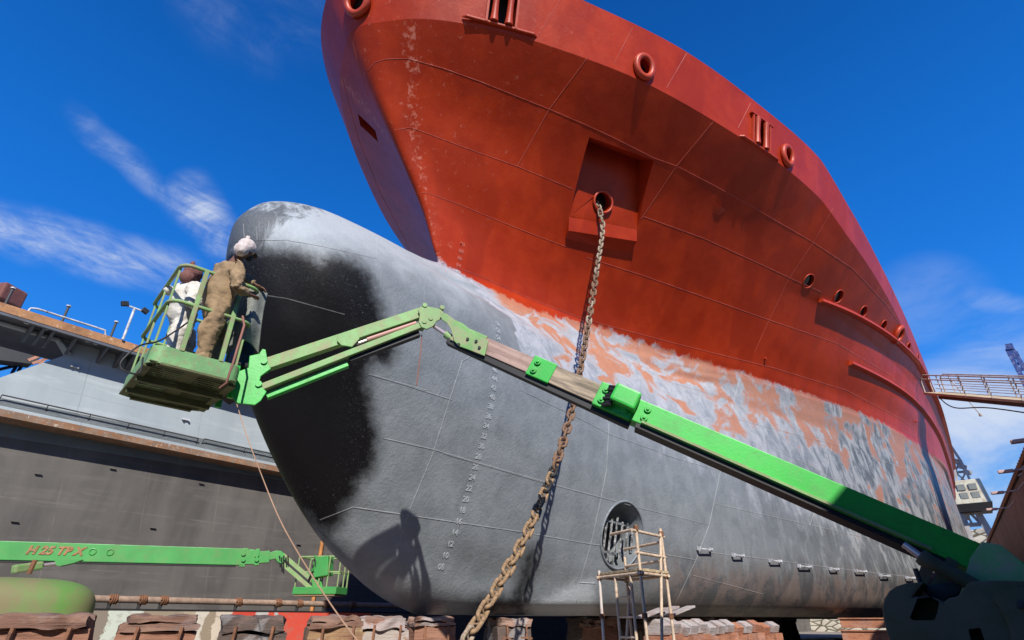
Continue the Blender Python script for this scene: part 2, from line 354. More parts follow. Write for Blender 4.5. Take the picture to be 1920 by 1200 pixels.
# weld seams: thin beads that follow the plating, added to the hull mesh
SEAMS = [
 [(690,132),(704,117),(724,111),(765,110),(830,128),(900,153),(1030,205),(1100,235),(1150,258),(1225,296),(1270,312),(1335,346),(1397,380),(1525,455),(1600,505),(1660,570),(1700,625)],
 [(748,243),(770,239),(800,250),(880,280),(970,312),(1075,355)], [(1206,406),(1319,447),(1427,496),(1484,523),(1540,548)],
 [(783,363),(800,361),(860,383),(930,412),(1000,440),(1062,463)], [(1100,483),(1200,515),(1300,550),(1450,603),(1567,643),(1666,702),(1735,770)],
 [(828,493),(900,517),(1000,563),(1100,600),(1250,640),(1450,690),(1586,732),(1697,790),(1760,850)],
 [(1050,0),(1010,65)], [(1190,45),(1152,118)], [(1288,100),(1250,165)], [(1104,105),(1030,205),(970,312)], [(1340,225),(1268,312),(1203,410)], [(1415,180),(1384,240)],
 [(1562,391),(1525,455),(1478,525),(1440,605),(1415,660)], [(1640,500),(1625,545),(1600,610)],
 [(662,951),(765,966),(975,997),(1106,1020),(1128,1023)], [(831,850),(1006,901),(1162,942),(1202,953),(1330,984)], [(1342,945),(1517,984),(1642,1012)],
 [(1236,850),(1352,884),(1455,909)], [(1205,1033),(1305,1050)], [(1330,1036),(1450,1050),(1560,1065),(1674,1078),(1735,1085)], [(1296,1078),(1430,1114)], [(1085,1092),(1118,1094)],
 [(867,677),(843,750),(813,847),(766,962),(747,1025)], [(700,703),(847,750)], [(720,822),(813,843),(887,865),(1020,903)],
 [(1142,793),(1137,883),(1127,934),(1108,1019),(1085,1100),(1080,1140)], [(977,732),(1077,780),(1145,815),(1300,870)],
 [(1352,878),(1330,984),(1305,1050),(1264,1137)], [(1392,696),(1367,783)], [(1371,783),(1517,821),(1567,833)], [(1240,712),(1371,750)], [(1394,704),(1533,744),(1717,817)], [(1458,846),(1667,942)],
 [(1560,835),(1542,925),(1518,985)], [(1567,833),(1700,880),(1780,930)],
 [(477,451),(537,450),(605,462),(706,485)], [(702,421),(708,447),(706,485)], [(496,554),(537,560),(646,590)], [(691,702),(800,732)],
 [(456,420),(458,450)], [(480,425),(482,452)], [(906,655),(867,677)], [(600,975),(662,951)], [(642,150),(672,260),(712,360),(768,466)], [(655,60),(690,180)],
]
sb = MB(); rs_ = random.Random(5)
for poly in SEAMS:
    pts = []; nn = []
    for a, b in zip(poly[:-1], poly[1:]):
        k = max(1, int(math.hypot(b[0]-a[0], b[1]-a[1]) / 7))
        for i in range(k + (b is poly[-1])):
            px = a[0] + (b[0]-a[0]) * i / k; py = a[1] + (b[1]-a[1]) * i / k; p, n = H(px, py)
            if p is not None and (not pts or (p - pts[-1]).length < 3): pts.append(p + n * 0.001); nn.append(n)
    if len(pts) < 2: continue
    vs = []
    for i, p in enumerate(pts):
        t = (pts[min(i+1, len(pts)-1)] - pts[max(i-1, 0)]).normalized(); s_ = t.cross(nn[i]).normalized(); w_ = 0.009 + 0.005 * rs_.random(); h_ = 0.005 + 0.003 * rs_.random()
        w_ *= max(1.0, (p - EYE).length / 16)
        vs += [p - s_ * w_, p - s_ * w_ * .5 + nn[i] * h_, p + s_ * w_ * .5 + nn[i] * h_, p + s_ * w_]
    fs = []
    for i in range(len(pts) - 1):
        for k in range(3): fs.append((i*4+k, i*4+k+1, i*4+5+k, i*4+4+k))
    sb.add(vs, fs)
sme = bpy.data.meshes.new('tmp'); sme.from_pydata(sb.v, [], sb.f)
bm = bmesh.new(); bm.from_mesh(new_me); nface0 = len(bm.faces); bm.from_mesh(sme); bm.to_mesh(new_me); bm.free(); bpy.data.meshes.remove(sme)
adopt(hull_o, ship)
# ------------------------------------------------------------------ paint areas, stored per vertex
def poly_sd(q, poly):
    """signed distance (positive inside) of points q to a polygon"""
    q = q[:, None, :]; a = np.array(poly, float); b = np.roll(a, -1, 0); ab = (b - a)[None]; ap = q - a[None]
    t = np.clip((ap * ab).sum(2) / np.maximum((ab * ab).sum(2), 1e-9), 0, 1); d = np.sqrt((((ap - ab * t[..., None])) ** 2).sum(2)).min(1)
    x, y = q[..., 0], q[..., 1]; ay, by, ax_, bx = a[:, 1][None], b[:, 1][None], a[:, 0][None], b[:, 0][None]
    c = ((ay > y) != (by > y)) & (x < (bx - ax_) * (y - ay) / np.where(by == ay, 1e-9, by - ay) + ax_)
    return np.where(c.sum(1) % 2 == 1, d, -d)
def project(co):
    p = co - np.array(EYE); fh = np.array([math.cos(HEAD), math.sin(HEAD), 0]); rt = np.array([math.sin(HEAD), -math.cos(HEAD), 0])
    a = p @ fh; r = p @ rt; z = p[:, 2]; dep = a * math.cos(PITCH) + z * math.sin(PITCH); u = -a * math.sin(PITCH) + z * math.cos(PITCH)
    dep = np.where(dep < 0.2, 0.2, dep)
    return np.stack([960 + F * r / dep, 600 - F * u / dep], 1)
n = len(new_me.vertices); co = np.empty(n * 3); new_me.vertices.foreach_get('co', co); co = co.reshape(-1, 3)
cp = co.copy(); cp[:, 1] = YC - np.abs(cp[:, 1] - YC); pix = project(cp)
line_px = [(826,489),(845,500),(870,516),(900,532),(930,546),(1000,580),(1060,598),(1100,606),(1150,620),(1200,640),(1250,656),(1300,672),(1350,688),(1400,700),(1450,718),(1520,740),(1580,760),(1640,785),(1700,820),(1740,848),(1772,872)]
lp = [H(*q)[0] for q in line_px]; lp = sorted([(p.x, p.z) for p in lp if p is not None and p.z > 9])
lx = np.array([a for a, b in lp]); lz = np.array([b for a, b in lp])
zl = np.interp(co[:, 0], lx, lz); red = co[:, 2] - zl
red = np.where((co[:, 0] < 8.6) & (co[:, 2] < 9.8), -3, red)
low_px = [(835,512),(880,560),(925,600),(1000,668),(1100,742),(1200,800),(1300,850),(1400,915),(1500,975),(1600,1030),(1680,1060),(1740,1085)]
lp2 = sorted([(p.x, p.z) for p in (H(*q)[0] for q in low_px) if p is not None]); zlo = np.interp(co[:, 0], [a for a, b in lp2], [b for a, b in lp2])
worn = np.clip((co[:, 2] - zlo) / np.maximum(zl - zlo, 0.2), -1, 1.5)
worn = np.where((co[:, 0] < 9.2) & (co[:, 2] < 9.6), -1, worn)
BLACK = [(300,468),(500,466),(560,470),(600,490),(625,480),(665,484),(692,512),(705,545),(718,580),(722,612),(716,655),(700,684),(690,700),(694,740),(704,800),(708,850),(698,885),(672,905),(664,935),(648,955),(640,985),(612,1002),(560,960),(400,900)]
SPOT = [(690,640),(735,640),(742,662),(728,682),(700,684)]
LEG = [(958,1118),(975,1085),(985,1050),(990,1030),(1000,1028),(1002,1045),(995,1085),(985,1120),(990,1150),(890,1150),(900,1122)]
blk = np.maximum(np.maximum(poly_sd(pix, BLACK), poly_sd(pix, SPOT)), poly_sd(pix, LEG)) / 60.0
blk = np.where(co[:, 0] > 13, -3, blk)
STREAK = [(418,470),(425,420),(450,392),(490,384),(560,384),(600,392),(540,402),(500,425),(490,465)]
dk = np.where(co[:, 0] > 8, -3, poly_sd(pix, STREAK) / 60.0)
PALE = [(985,1140),(1010,1135),(1075,1098),(1085,1095),(1110,1090),(1112,1150),(985,1150)]
pale = np.where(co[:, 0] > 16, -3, poly_sd(pix, PALE) / 60.0)
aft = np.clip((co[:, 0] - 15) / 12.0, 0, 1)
stemw = poly_sd(pix, [(752,40),(788,40),(788,240),(806,360),(836,492),(818,492),(786,350),(758,240)]) / 60.0
TOP_SUN = [(415,380),(440,350),(900,350),(900,560),(860,560),(800,520),(700,480),(600,462),(480,455),(425,470)]  # bulb top, coloured lighter where the sun strikes it
light = np.where((co[:, 0] > 11) | (co[:, 2] > 10), -3, poly_sd(pix, TOP_SUN) / 60.0)
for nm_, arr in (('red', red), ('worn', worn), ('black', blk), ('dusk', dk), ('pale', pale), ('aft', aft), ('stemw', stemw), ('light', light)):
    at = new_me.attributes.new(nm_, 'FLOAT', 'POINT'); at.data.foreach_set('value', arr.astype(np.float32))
seamv = np.zeros(n, np.float32); seamv[n - len(sb.v):] = 1; at = new_me.attributes.new('weld', 'FLOAT', 'POINT'); at.data.foreach_set('value', seamv)
# ------------------------------------------------------------------ hull material
hm = bpy.data.materials.new('hull_paint'); hm.use_nodes = True; t = NT(hm.node_tree); b = t.n['Principled BSDF']
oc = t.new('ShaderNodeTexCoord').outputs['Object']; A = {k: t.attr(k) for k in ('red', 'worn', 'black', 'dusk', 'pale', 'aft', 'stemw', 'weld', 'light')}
fineN = t.noise(oc, 7.0, 8, 0.7, 0.3); medN = t.noise(oc, 1.9, 7, 0.62, 0.4)
# grey primer
g = t.mix(t.ss(medN, 0.3, 0.72), (0.185, 0.206, 0.220), (0.25, 0.274, 0.290))
g = t.mix(t.m('MULTIPLY', t.ss(t.m('ADD', A['aft'], t.m('MULTIPLY_ADD', medN, 0.9, -0.45)), 0.12, 0.75), 0.72), g, (0.088, 0.094, 0.10))  # aft grey darkens: partly paint, partly shading put into the colour
g = t.mix(t.m('MULTIPLY', t.ss(t.m('ADD', A['light'], t.m('MULTIPLY_ADD', medN, 0.8, -0.4)), -0.5, 0.7), 0.8), g, (0.42, 0.46, 0.49))  # sunlit brightness of the bulb top put into the grey
strk = t.noise(t.map(oc, (1.6, 1.6, 0.45), rot=(0, R(-22), 0)), 2.4, 8, 0.66, 0.5)
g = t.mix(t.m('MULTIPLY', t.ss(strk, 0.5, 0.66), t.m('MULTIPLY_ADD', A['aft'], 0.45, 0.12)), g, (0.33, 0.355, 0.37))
dks = t.noise(t.map(oc, (0.9, 0.9, 0.6), (4, 1, 2), (0, R(-25), 0)), 1.5, 9, 0.66, 1.0)
g = t.mix(t.m('MULTIPLY', t.ss(dks, 0.5, 0.62), t.m('MULTIPLY_ADD', A['aft'], 0.5, 0.05)), g, (0.07, 0.076, 0.082))
g = t.mix(t.m('MULTIPLY', t.ss(t.m('ADD', A['pale'], t.m('MULTIPLY_ADD', fineN, 0.5, -0.25)), -0.3, 0.15), 0.85), g, (0.52, 0.57, 0.60))
sxx = t.new('ShaderNodeSeparateXYZ', {0: oc}).outputs[0]
# worn band: bare orange undercoat, light and dark greys
wv = t.map(oc, (1.0, 1.0, 1.0)); big = t.noise(t.map(oc, (0.55, 0.55, 0.8), rot=(0, R(-28), 0)), 1.15, 7, 0.6, 0.9)
strv = t.noise(t.map(oc, (0.75, 0.75, 0.62), (3, 3, 3), (0, R(-12), 0)), 1.4, 7, 0.56, 0.5)
wn = t.m('ADD', t.m('MULTIPLY', big, t.m('SUBTRACT', 1.0, A['aft'])), t.m('MULTIPLY', strv, A['aft']))
f2 = t.noise(t.map(oc, (1, 1, 0.8), (9, 2, 5)), 2.1, 8, 0.7, 1.2)
pale_g = t.mix(t.ss(f2, 0.35, 0.65), (0.27, 0.30, 0.34), (0.46, 0.48, 0.52))
dark_g = t.mix(t.ss(t.noise(t.map(oc, (1.5, 1.5, 0.6), (1, 7, 3), (0, R(-35), 0)), 1.7, 8, 0.62, 0.4), 0.44, 0.60), (0.075, 0.085, 0.09), (0.27, 0.28, 0.285))
wg = t.mix(t.m('MULTIPLY', A['aft'], 0.93), pale_g, dark_g)
wlevel = t.m('ADD', t.m('MULTIPLY_ADD', t.ss(sxx, 9.2, 10.6), 0.3, -0.3), t.m('ADD', t.m('MULTIPLY_ADD', A['aft'], -0.03, wn), t.m('MULTIPLY', t.m('SUBTRACT', A['worn'], 0.62), 0.26)))
wo = t.mix(t.ss(f2, 0.3, 0.7), (0.52, 0.235, 0.135), (0.42, 0.19, 0.12)); wo = t.mix(t.m('MULTIPLY', A['aft'], 0.7), wo, (0.27, 0.135, 0.09))
halo = t.ss(wlevel, 0.42, 0.52); core = t.ss(wlevel, 0.50, 0.57)
wc = t.mix(t.m('MULTIPLY', halo, t.m('MULTIPLY_ADD', A['aft'], -0.25, 0.55)), wg, (0.40, 0.40, 0.42)); wc = t.mix(core, wc, wo)
wc = t.mix(t.m('MULTIPLY', t.ss(t.noise(oc, 5.0, 9, 0.72, 0.6), 0.56, 0.64), 0.22), wc, (0.42, 0.42, 0.43))
wmask = t.ss(t.m('ADD', A['worn'], t.m('MULTIPLY_ADD', t.noise(t.map(oc, (1, 1, 0.6), (5, 5, 5)), 0.9, 7, 0.65, 0.4), 1.3, -0.65)), -0.14, 0.16)
base = t.mix(wmask, g, wc)
# black coat being sprayed on the bulb
bn_ = t.m('ADD', A['black'], t.m('ADD', t.m('MULTIPLY_ADD', medN, 0.5, -0.25), t.m('MULTIPLY_ADD', fineN, 0.55, -0.275)))
spk = t.m('MULTIPLY', t.ss(t.noise(oc, 26, 6, 0.8), 0.58, 0.66), t.m('SUBTRACT', 1.0, t.ss(A['black'], 0.2, 1.4)))
bmask = t.m('MULTIPLY', t.ss(bn_, -0.42, 0.34), t.m('SUBTRACT', 1.0, t.m('MULTIPLY', spk, 0.35)))
base = t.mix(bmask, base, (0.0065, 0.006, 0.0068))
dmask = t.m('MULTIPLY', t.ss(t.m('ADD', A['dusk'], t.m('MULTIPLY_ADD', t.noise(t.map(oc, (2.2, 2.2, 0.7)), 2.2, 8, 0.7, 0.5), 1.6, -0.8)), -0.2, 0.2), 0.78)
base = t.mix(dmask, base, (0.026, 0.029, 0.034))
# brown foot aft: dirty paint plus the ground's reflection put into the colour
sx = t.new('ShaderNodeSeparateXYZ', {0: oc})
ft = t.m('MULTIPLY', t.m('SUBTRACT', 1.0, t.ss(t.m('ADD', sx.outputs[2], t.m('MULTIPLY_ADD', strk, 1.2, -0.6)), 2.5, 3.7)), t.ss(sx.outputs[0], 12.5, 16.5))
base = t.mix(t.m('MULTIPLY', ft, 0.8), base, t.mix(t.ss(dks, 0.42, 0.6), (0.15, 0.105, 0.085), (0.055, 0.05, 0.05)))
# red topsides
rd = t.mix(t.ss(medN, 0.25, 0.75), (0.345, 0.025, 0.0045), (0.42, 0.037, 0.0065))
pl = t.noise(t.map(oc, (0.9, 0.9, 0.12), rot=(0, R(20), 0)), 1.0, 2, 0.4)
rd = t.mix(t.m('MULTIPLY', t.ss(pl, 0.46, 0.56), 0.42), rd, (0.25, 0.017, 0.004))
chip = t.m('MULTIPLY', t.ss(t.m('ADD', fineN, t.m('MULTIPLY', t.ss(A['stemw'], -0.15, 0.25), 0.12)), 0.60, 0.72), t.m('MULTIPLY_ADD', t.m('SUBTRACT', 1.0, t.ss(sx.outputs[0], 6, 12)), 0.65, 0.0))
rd = t.mix(chip, rd, (0.62, 0.22, 0.15))
rmask = t.ss(t.m('ADD', A['red'], t.m('ADD', t.m('MULTIPLY_ADD', t.noise(t.map(oc, (1, 1, 0.5)), 2.6, 8, 0.7), 0.7, -0.35), t.m('MULTIPLY_ADD', medN, 0.3, -0.15))), -0.06, 0.06)
over = t.m('MULTIPLY', t.ss(t.m('ADD', A['red'], t.m('MULTIPLY_ADD', strv, 0.9, -0.45)), -0.42, 0.1), 0.33)
base = t.mix(over, base, (0.36, 0.07, 0.04)); base = t.mix(rmask, base, rd)
base = t.mix(t.m('MULTIPLY', A['weld'], t.m('MULTIPLY_ADD', rmask, -0.1, 0.17)), base, (0.5, 0.49, 0.48))
t.l.new(base, b.inputs['Base Color'])
rgh = t.m('ADD', t.m('MULTIPLY_ADD', rmask, -0.08, 0.50), t.m('MULTIPLY', t.m('SUBTRACT', fineN, 0.5), 0.3)); rgh = t.m('ADD', rgh, t.m('MULTIPLY', bmask, -0.04)); t.l.new(rgh, b.inputs['Roughness'])
t.l.new(t.m('ADD', t.m('MULTIPLY', rmask, -0.17), t.m('MULTIPLY_ADD', bmask, -0.22, 0.4)), b.inputs['Specular IOR Level'])
peel = t.m('MULTIPLY', t.noise(t.map(oc, (1, 1, 0.8), rot=(0, R(30), 0)), 16, 6, 0.7, 0.5), t.m('SUBTRACT', t.m('MULTIPLY_ADD', rmask, -0.85, 1.0), t.m('MULTIPLY', bmask, 0.75)))
spat = t.m('MULTIPLY', t.ss(t.noise(oc, 46, 5, 0.75), 0.58, 0.7), t.m('MULTIPLY', bmask, t.m('SUBTRACT', 1.0, t.ss(A['black'], 0.5, 1.9))))
wav = t.noise(t.map(oc, (1, 1, 0.5)), 0.8, 2, 0.4)
hgt = t.m('ADD', t.m('MULTIPLY', peel, 0.028), t.m('ADD', t.m('MULTIPLY', spat, 0.006), t.m('MULTIPLY', wav, 0.055)))
hgt = t.m('ADD', hgt, t.m('MULTIPLY', t.m('MULTIPLY', fineN, wmask), 0.006))
bp = t.new('ShaderNodeBump', {'Strength': 0.62, 'Distance': 1.0, 'Height': hgt}); t.l.new(bp.outputs[0], b.inputs['Normal'])
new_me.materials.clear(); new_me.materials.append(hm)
new_me.polygons.foreach_set('material_index', [0] * len(new_me.polygons)); new_me.polygons.foreach_set('use_smooth', [True] * len(new_me.polygons))
new_me.set_sharp_from_angle(angle=R(32))
ne = len(new_me.edges); ev = np.empty(ne * 2, np.int32); new_me.edges.foreach_get('vertices', ev); ev = ev.reshape(-1, 2)
zkn = 13 + 2.5 / 4.2 * (ztop(co[:, 0]) - 13); onk = np.abs(co[:, 2] - zkn) < 2e-3
sh_at = new_me.attributes.get('sharp_edge') or new_me.attributes.new('sharp_edge', 'BOOLEAN', 'EDGE'); sv = np.empty(ne, bool); sh_at.data.foreach_get('value', sv); sv |= onk[ev[:, 0]] & onk[ev[:, 1]]; sh_at.data.foreach_set('value', sv); new_me.update()
# ------------------------------------------------------------------ fittings on the ship
M_RED = mat_paint('red_fittings', (0.42, 0.040, 0.008), 0.46, 0.12, (0.55, 0.22, 0.15), 0.25, 3.0, 0.004, lo=0.58, hi=0.68)
M_STEELW = mat_paint('bare_steel_white', (0.55, 0.56, 0.58), 0.5, 0.15, (0.06, 0.06, 0.065), 0.7, 2.0, 0.004)
M_DARK = mat_paint('unlit_inside', (0.012, 0.012, 0.013), 0.7, 0.2, bump=0)  # near-black stands in for the unlit depth of the openings
M_GREYP = mat_paint('grey_primer_part', (0.20, 0.225, 0.245), 0.45, 0.15, (0.05, 0.05, 0.055), 0.5, 3.0, 0.003)
M_RUST = mat_paint('rusty_steel', (0.20, 0.085, 0.04), 0.8, 0.3, (0.07, 0.035, 0.022), 0.8, 4.0, 0.006, dirt2=(0.33, 0.15, 0.06))
M_GLASS = bpy.data.materials.new('dark_glass'); M_GLASS.use_nodes = True
_b = M_GLASS.node_tree.nodes['Principled BSDF']; _b.inputs['Base Color'].default_value = (0.01, 0.012, 0.015, 1); _b.inputs['Roughness'].default_value = 0.08
def ring_pts_on(c, ax, upv, r, k=28): return [c + (ax * math.cos(2*math.pi*i/k) + upv * math.sin(2*math.pi*i/k)) * r for i in range(k)]
# chin under the anchor pocket
chin = MB(); c0, c1 = on_back(0, .84), on_back(1, .84)
eD, eC = H(1059, 452)[0] - pn * .05, H(1178, 480)[0] - pn * .05
chin.add([c0 - bn * .02, c1 - bn * .02, back[2], back[3], eD, eC, c0 - pn * .3, c1 - pn * .3], [(0, 1, 2, 3), (3, 2, 5, 4), (0, 3, 4, 6), (1, 7, 5, 2), (6, 4, 5, 7), (0, 6, 7, 1)])
def red_part(mb, name, **k): return mb.build(name, M_RED, ship, **k)
# the chin's upper face starts just proud of the recess floor so that nothing is coplanar
for i in (0, 1): chin.v[i] = tuple(Vector(chin.v[i]) + bn * 0.006)
for i in (2, 3): chin.v[i] = tuple(Vector(chin.v[i]) + bn * 0.02)
chin_o = chin.build('anchor_pocket_chin', hm, ship, bevel=0.012); _a = chin_o.data.attributes.new('red', 'FLOAT', 'POINT'); _a.data.foreach_set('value', [3.0] * len(chin_o.data.vertices)); _a = chin_o.data.attributes.new('black', 'FLOAT', 'POINT'); _a.data.foreach_set('value', [-3.0] * len(chin_o.data.vertices)); _a = chin_o.data.attributes.new('dusk', 'FLOAT', 'POINT'); _a.data.foreach_set('value', [-3.0] * len(chin_o.data.vertices)); _a = chin_o.data.attributes.new('stemw', 'FLOAT', 'POINT'); _a.data.foreach_set('value', [-3.0] * len(chin_o.data.vertices))
hp = MB(); hx = hole_dir.orthogonal().normalized(); hy = hole_dir.cross(hx)
hax, hup, _ = frame_at(hole_c, bn)
hp.tube(ring_pts_on(hole_c + bn * 0.05, hax, hup, 0.335, 32), 0.04, 10, closed=True)
red_part(hp, 'hawse_pipe', smooth=50)
hd = MB(); hd.disc(hole_c + hole_dir * .35, hole_dir, 0.31, 0.03, 24); hd.build('hawse_dark_disc', M_DARK, ship)
for p, nn_, r in port_pts:
    ax, upv, nn_ = frame_at(p, nn_); rg = MB(); rg.tube(ring_pts_on(p + nn_ * 0.01, ax, upv, r + 0.015), 0.022, 8, closed=True); po = red_part(rg, 'porthole', smooth=50)
    gl = MB(); gl.disc(p - nn_ * 0.10, nn_, r - 0.006, 0.02, 24); gl.build('glass', M_GLASS, po)
for p, nn_, r, ro in ring_pts:
    ax, upv, nn_ = frame_at(p, nn_); rg = MB(); rg.tube([p + nn_ * 0.06 + (ax * math.cos(a) * (r + ro) / 2 * 0.92 + upv * math.sin(a) * (r + ro) / 2 * 1.08) for a in np.linspace(0, 2 * math.pi, 33)[:-1]], (ro - r) / 2 + 0.05, 12, closed=True)
    red_part(rg, 'mooring_ring', smooth=50)
for i, (p, nn_, w_, h_) in enumerate(rol):
    ax, upv, nn_ = frame_at(p, nn_)
    fr_ = MB(); 
    for s_ in (-1, 1): fr_.box(p + ax * s_ * (w_ / 2 + .03) + nn_ * .03, (.07, h_ + .15, .14), Matrix((ax, upv, nn_)).transposed())
    fr_.box(p + upv * (h_ / 2 + .05) + nn_ * .04, (w_ + .35, .05, .16), Matrix((ax, upv, nn_)).transposed())
    fo = red_part(fr_, 'roller_fairlead', bevel=.01)
    for s_ in (-1, 1):
        rl = MB(); c = p + ax * s_ * w_ * .27 + nn_ * .06; k = h_ / 2
        rl.tube([c - upv * k, c - upv * k * .6, c, c + upv * k * .6, c + upv * k], [.12, .095, .085, .095, .12], 14); rl.build('roller', M_RED, fo, smooth=40)
    sh = MB(); c = p - upv * (h_ / 2 + .06)
    L_ = 1.05; poly = [(-L_, 0), (-L_ + .12, .11), (L_ - .12, .11), (L_, 0)]
    sh.prism(poly, c - nn_ * .02, ax, nn_, .05); red_part(sh, 'fairlead_shelf', bevel=.012)
for p, nn_, r, ro in ring_pts:
    dk_ = MB(); dk_.disc(p - nn_ * .20, nn_, r - .004, .02, 24); dk_.build('ring_dark_disc', M_DARK, ship)  # black disc painted where only shade fills the ring
for p, nn_, w_, h_ in rol:
    ax, upv, nn_ = frame_at(p, nn_); dk_ = MB(); dk_.box(p - nn_ * .42, (w_ - .01, h_ - .01, .02), Matrix((ax, upv, nn_)).transposed()); dk_.build('fairlead_dark_panel', M_DARK, ship)
# rubbing rails
def rail_at(z0, x0, x1, name, slope):
    mb = MB(); xs_ = np.arange(x0, x1, 0.7); prof = []
    for x in xs_:
        z = min(z0 + slope * min(x - x0, 12), float(ztop(x)) - .45) ; p, nn_ = HY(float(x), float(z)); prof.append((p, nn_))
    vs = []
    for p, nn_ in prof:
        nh = Vector((nn_.x, nn_.y, nn_.z * .5)).normalized(); u = Vector((0, 0, 1))
        vs += [p - nh * .05 + u * .12, p + nh * .17 + u * .06, p + nh * .17 - u * .06, p - nh * .05 - u * .14]
    k = len(prof); fs = [(0, 1, 2, 3), (4*k-1, 4*k-2, 4*k-3, 4*k-4)]
    for i in range(k - 1):
        for j in range(4): fs.append((i*4+j, i*4+(j+1) % 4, i*4+4+(j+1) % 4, i*4+4+j))
    mb.add(vs, fs); red_part(mb, name)
a0, a1 = H(1536, 562)[0], H(1700, 658)[0]; rail_at(a0.z, a0.x, 66, 'rubbing_rail', (a1.z - a0.z) / (a1.x - a0.x))
a0, a1 = H(1592, 680)[0], H(1700, 742)[0]; rail_at(a0.z, a0.x, 64, 'rubbing_rail', (a1.z - a0.z) / (a1.x - a0.x))
# bow thruster: ring, grille bars
tr = MB(); ring = [];
for i in range(48):
    a = 2 * math.pi * i / 48; p, nn_ = HY(TC.x + math.cos(a) * (TR + .03), TC.z + math.sin(a) * (TR + .03)); ring.append(p + nn_ * .012)
tr.tube(ring, .03, 8, closed=True); thr = tr.build('thruster_ring', M_GREYP, ship, smooth=50)
gb = MB(); M_BARS = mat_paint('grille_worn', (0.36, 0.37, 0.38), 0.6, 0.2, (0.03, 0.03, 0.03), 0.9, 4.0, 0.004, lo=.42, hi=.56)
for i in range(-3, 4):
    x = TC.x + i * .2; hh = math.sqrt(max(.01, (TR - .03) ** 2 - (i * .2) ** 2)) * (.97 - .09 * ((i * 5) % 3))
    b0 = HY(x, TC.z - hh)[0]; b1 = HY(x, TC.z + hh)[0]
    bar = MB(); off = Vector((0, .18, 0)); b1 = b0.lerp(b1, .80); bar.beam(b0 + off + Vector((0, -.04, 0)), b1 + off, .05, .03, Vector((1, .4, 0)))
    bar.build('grille_bar', M_BARS, thr)
for k in (-.4, .3):
    x0, x1 = TC.x - .62, TC.x + .62; gx = MB(); y = HY(TC.x, TC.z + k)[0].y + .3; gx.beam((x0, y, TC.z + k), (x1, y, TC.z + k), .08, .05); gx.build('grille_bar', M_GREYP, thr)
mb = MB(); mb.disc(TC + Vector((0, .75, 0)), (0, 1, 0), TR - .004, .02, 40); mb.build('tunnel_dark_disc', M_DARK, thr)
# handling brackets along the bilge
for px, py in ((1318, 1029), (1380, 1041), (1450, 1052), (1505, 1062), (1560, 1067), (1610, 1071), (1655, 1079), (1703, 1083), (1728, 1086)):
    p, nn_ = H(px, py)
    if p is None: continue
    ax, upv, nn_ = frame_at(p, nn_); mb = MB(); s_ = .22 + .05 * ((px * 7) % 3)
    for q in (-1, 1): mb.box(p + ax * s_ * q + nn_ * .07, (.05, .10, .11), Matrix((ax, upv, nn_)).transposed())
    mb.beam(p - ax * s_ + nn_ * .15, p + ax * s_ + nn_ * .13, .035, .035); mb.build('hull_bracket', M_STEELW, ship, bevel=.006)
# small lip below the dent, small stubs
p, nn_ = H(1350, 386); ax, upv, nn_ = frame_at(p, nn_); mb = MB()
mb.add([p + ax * -.28 + upv * -.05, p + ax * .28 + upv * -.02, p + ax * .16 - upv * .32, p - ax * .16 - upv * .32, p + nn_ * .035 - ax * .12 - upv * .04, p + nn_ * .035 + ax * .14 - upv * .02], [(0, 4, 3), (4, 5, 2, 3), (5, 1, 2), (0, 1, 5, 4), (0, 3, 2, 1)]); red_part(mb, 'drain_lip', smooth=70)
for px, py in ((1434, 672), (1716, 790)):
    p, nn_ = H(px, py); mb = MB(); mb.tube([p - nn_ * .02, p + nn_ * .09], .045, 12); red_part(mb, 'drain_stub', smooth=40)
# draft marks: raised figures welded to the plating
M_MARK = mat_paint('draft_mark_grey_lit', (0.36, 0.39, 0.41), 0.5, 0.1, bump=0); M_MARKR = mat_paint('draft_mark_red_lit', (0.50, 0.10, 0.06), 0.5, 0.1, bump=0)  # lighter than the hull: highlight on the raised figures put into the colour
def text_mesh(s, size, ext, shear=0.0, bold=0.0):
    cu = bpy.data.curves.new('t', 'FONT'); cu.body = s; cu.size = size; cu.extrude = ext; cu.shear = shear; cu.offset = bold; cu.align_x = 'CENTER'; cu.align_y = 'CENTER'
    o = bpy.data.objects.new('t', cu); COL.objects.link(o); me = bpy.data.meshes.new_from_object(o.evaluated_get(bpy.context.evaluated_depsgraph_get())); bpy.data.objects.remove(o, do_unlink=True); bpy.data.curves.remove(cu); return me
def place_text(s, p, nn_, size, mat, name, parent, ext=.008, shear=0.0, ax=None, bold=0.004):
    if ax is None: ax, upv, nn_ = frame_at(p, nn_)
    else: nn_ = Vector(nn_).normalized(); ax = Vector(ax).normalized(); upv = nn_.cross(ax)
    me = text_mesh(s, size, ext, shear, bold); me.name = name; me.transform(Matrix((ax, upv, nn_)).transposed().to_4x4()); me.transform(Matrix.Translation(p))
    me.materials.clear(); me.materials.append(mat); o = bpy.data.objects.new(name, me); COL.objects.link(o); adopt(o, parent); return o
for k in list(range(8, 60, 2)):
    x = 8.4 if k < 48 else 8.4 + (k - 46) * .012
    p, nn_ = HY(x, ZK + k / 10.0); place_text('%02d' % k, p + nn_ * .003, nn_, .15, M_MARK, 'draft_mark', ship)
for k in range(80, 92, 2):
    p, nn_ = HY(8.95 + (90 - k) * 0.01, ZK + k / 10.0); place_text('%02d' % k, p + nn_ * .003, nn_, .15, M_MARKR if k > 83 else M_MARK, 'draft_mark', ship)
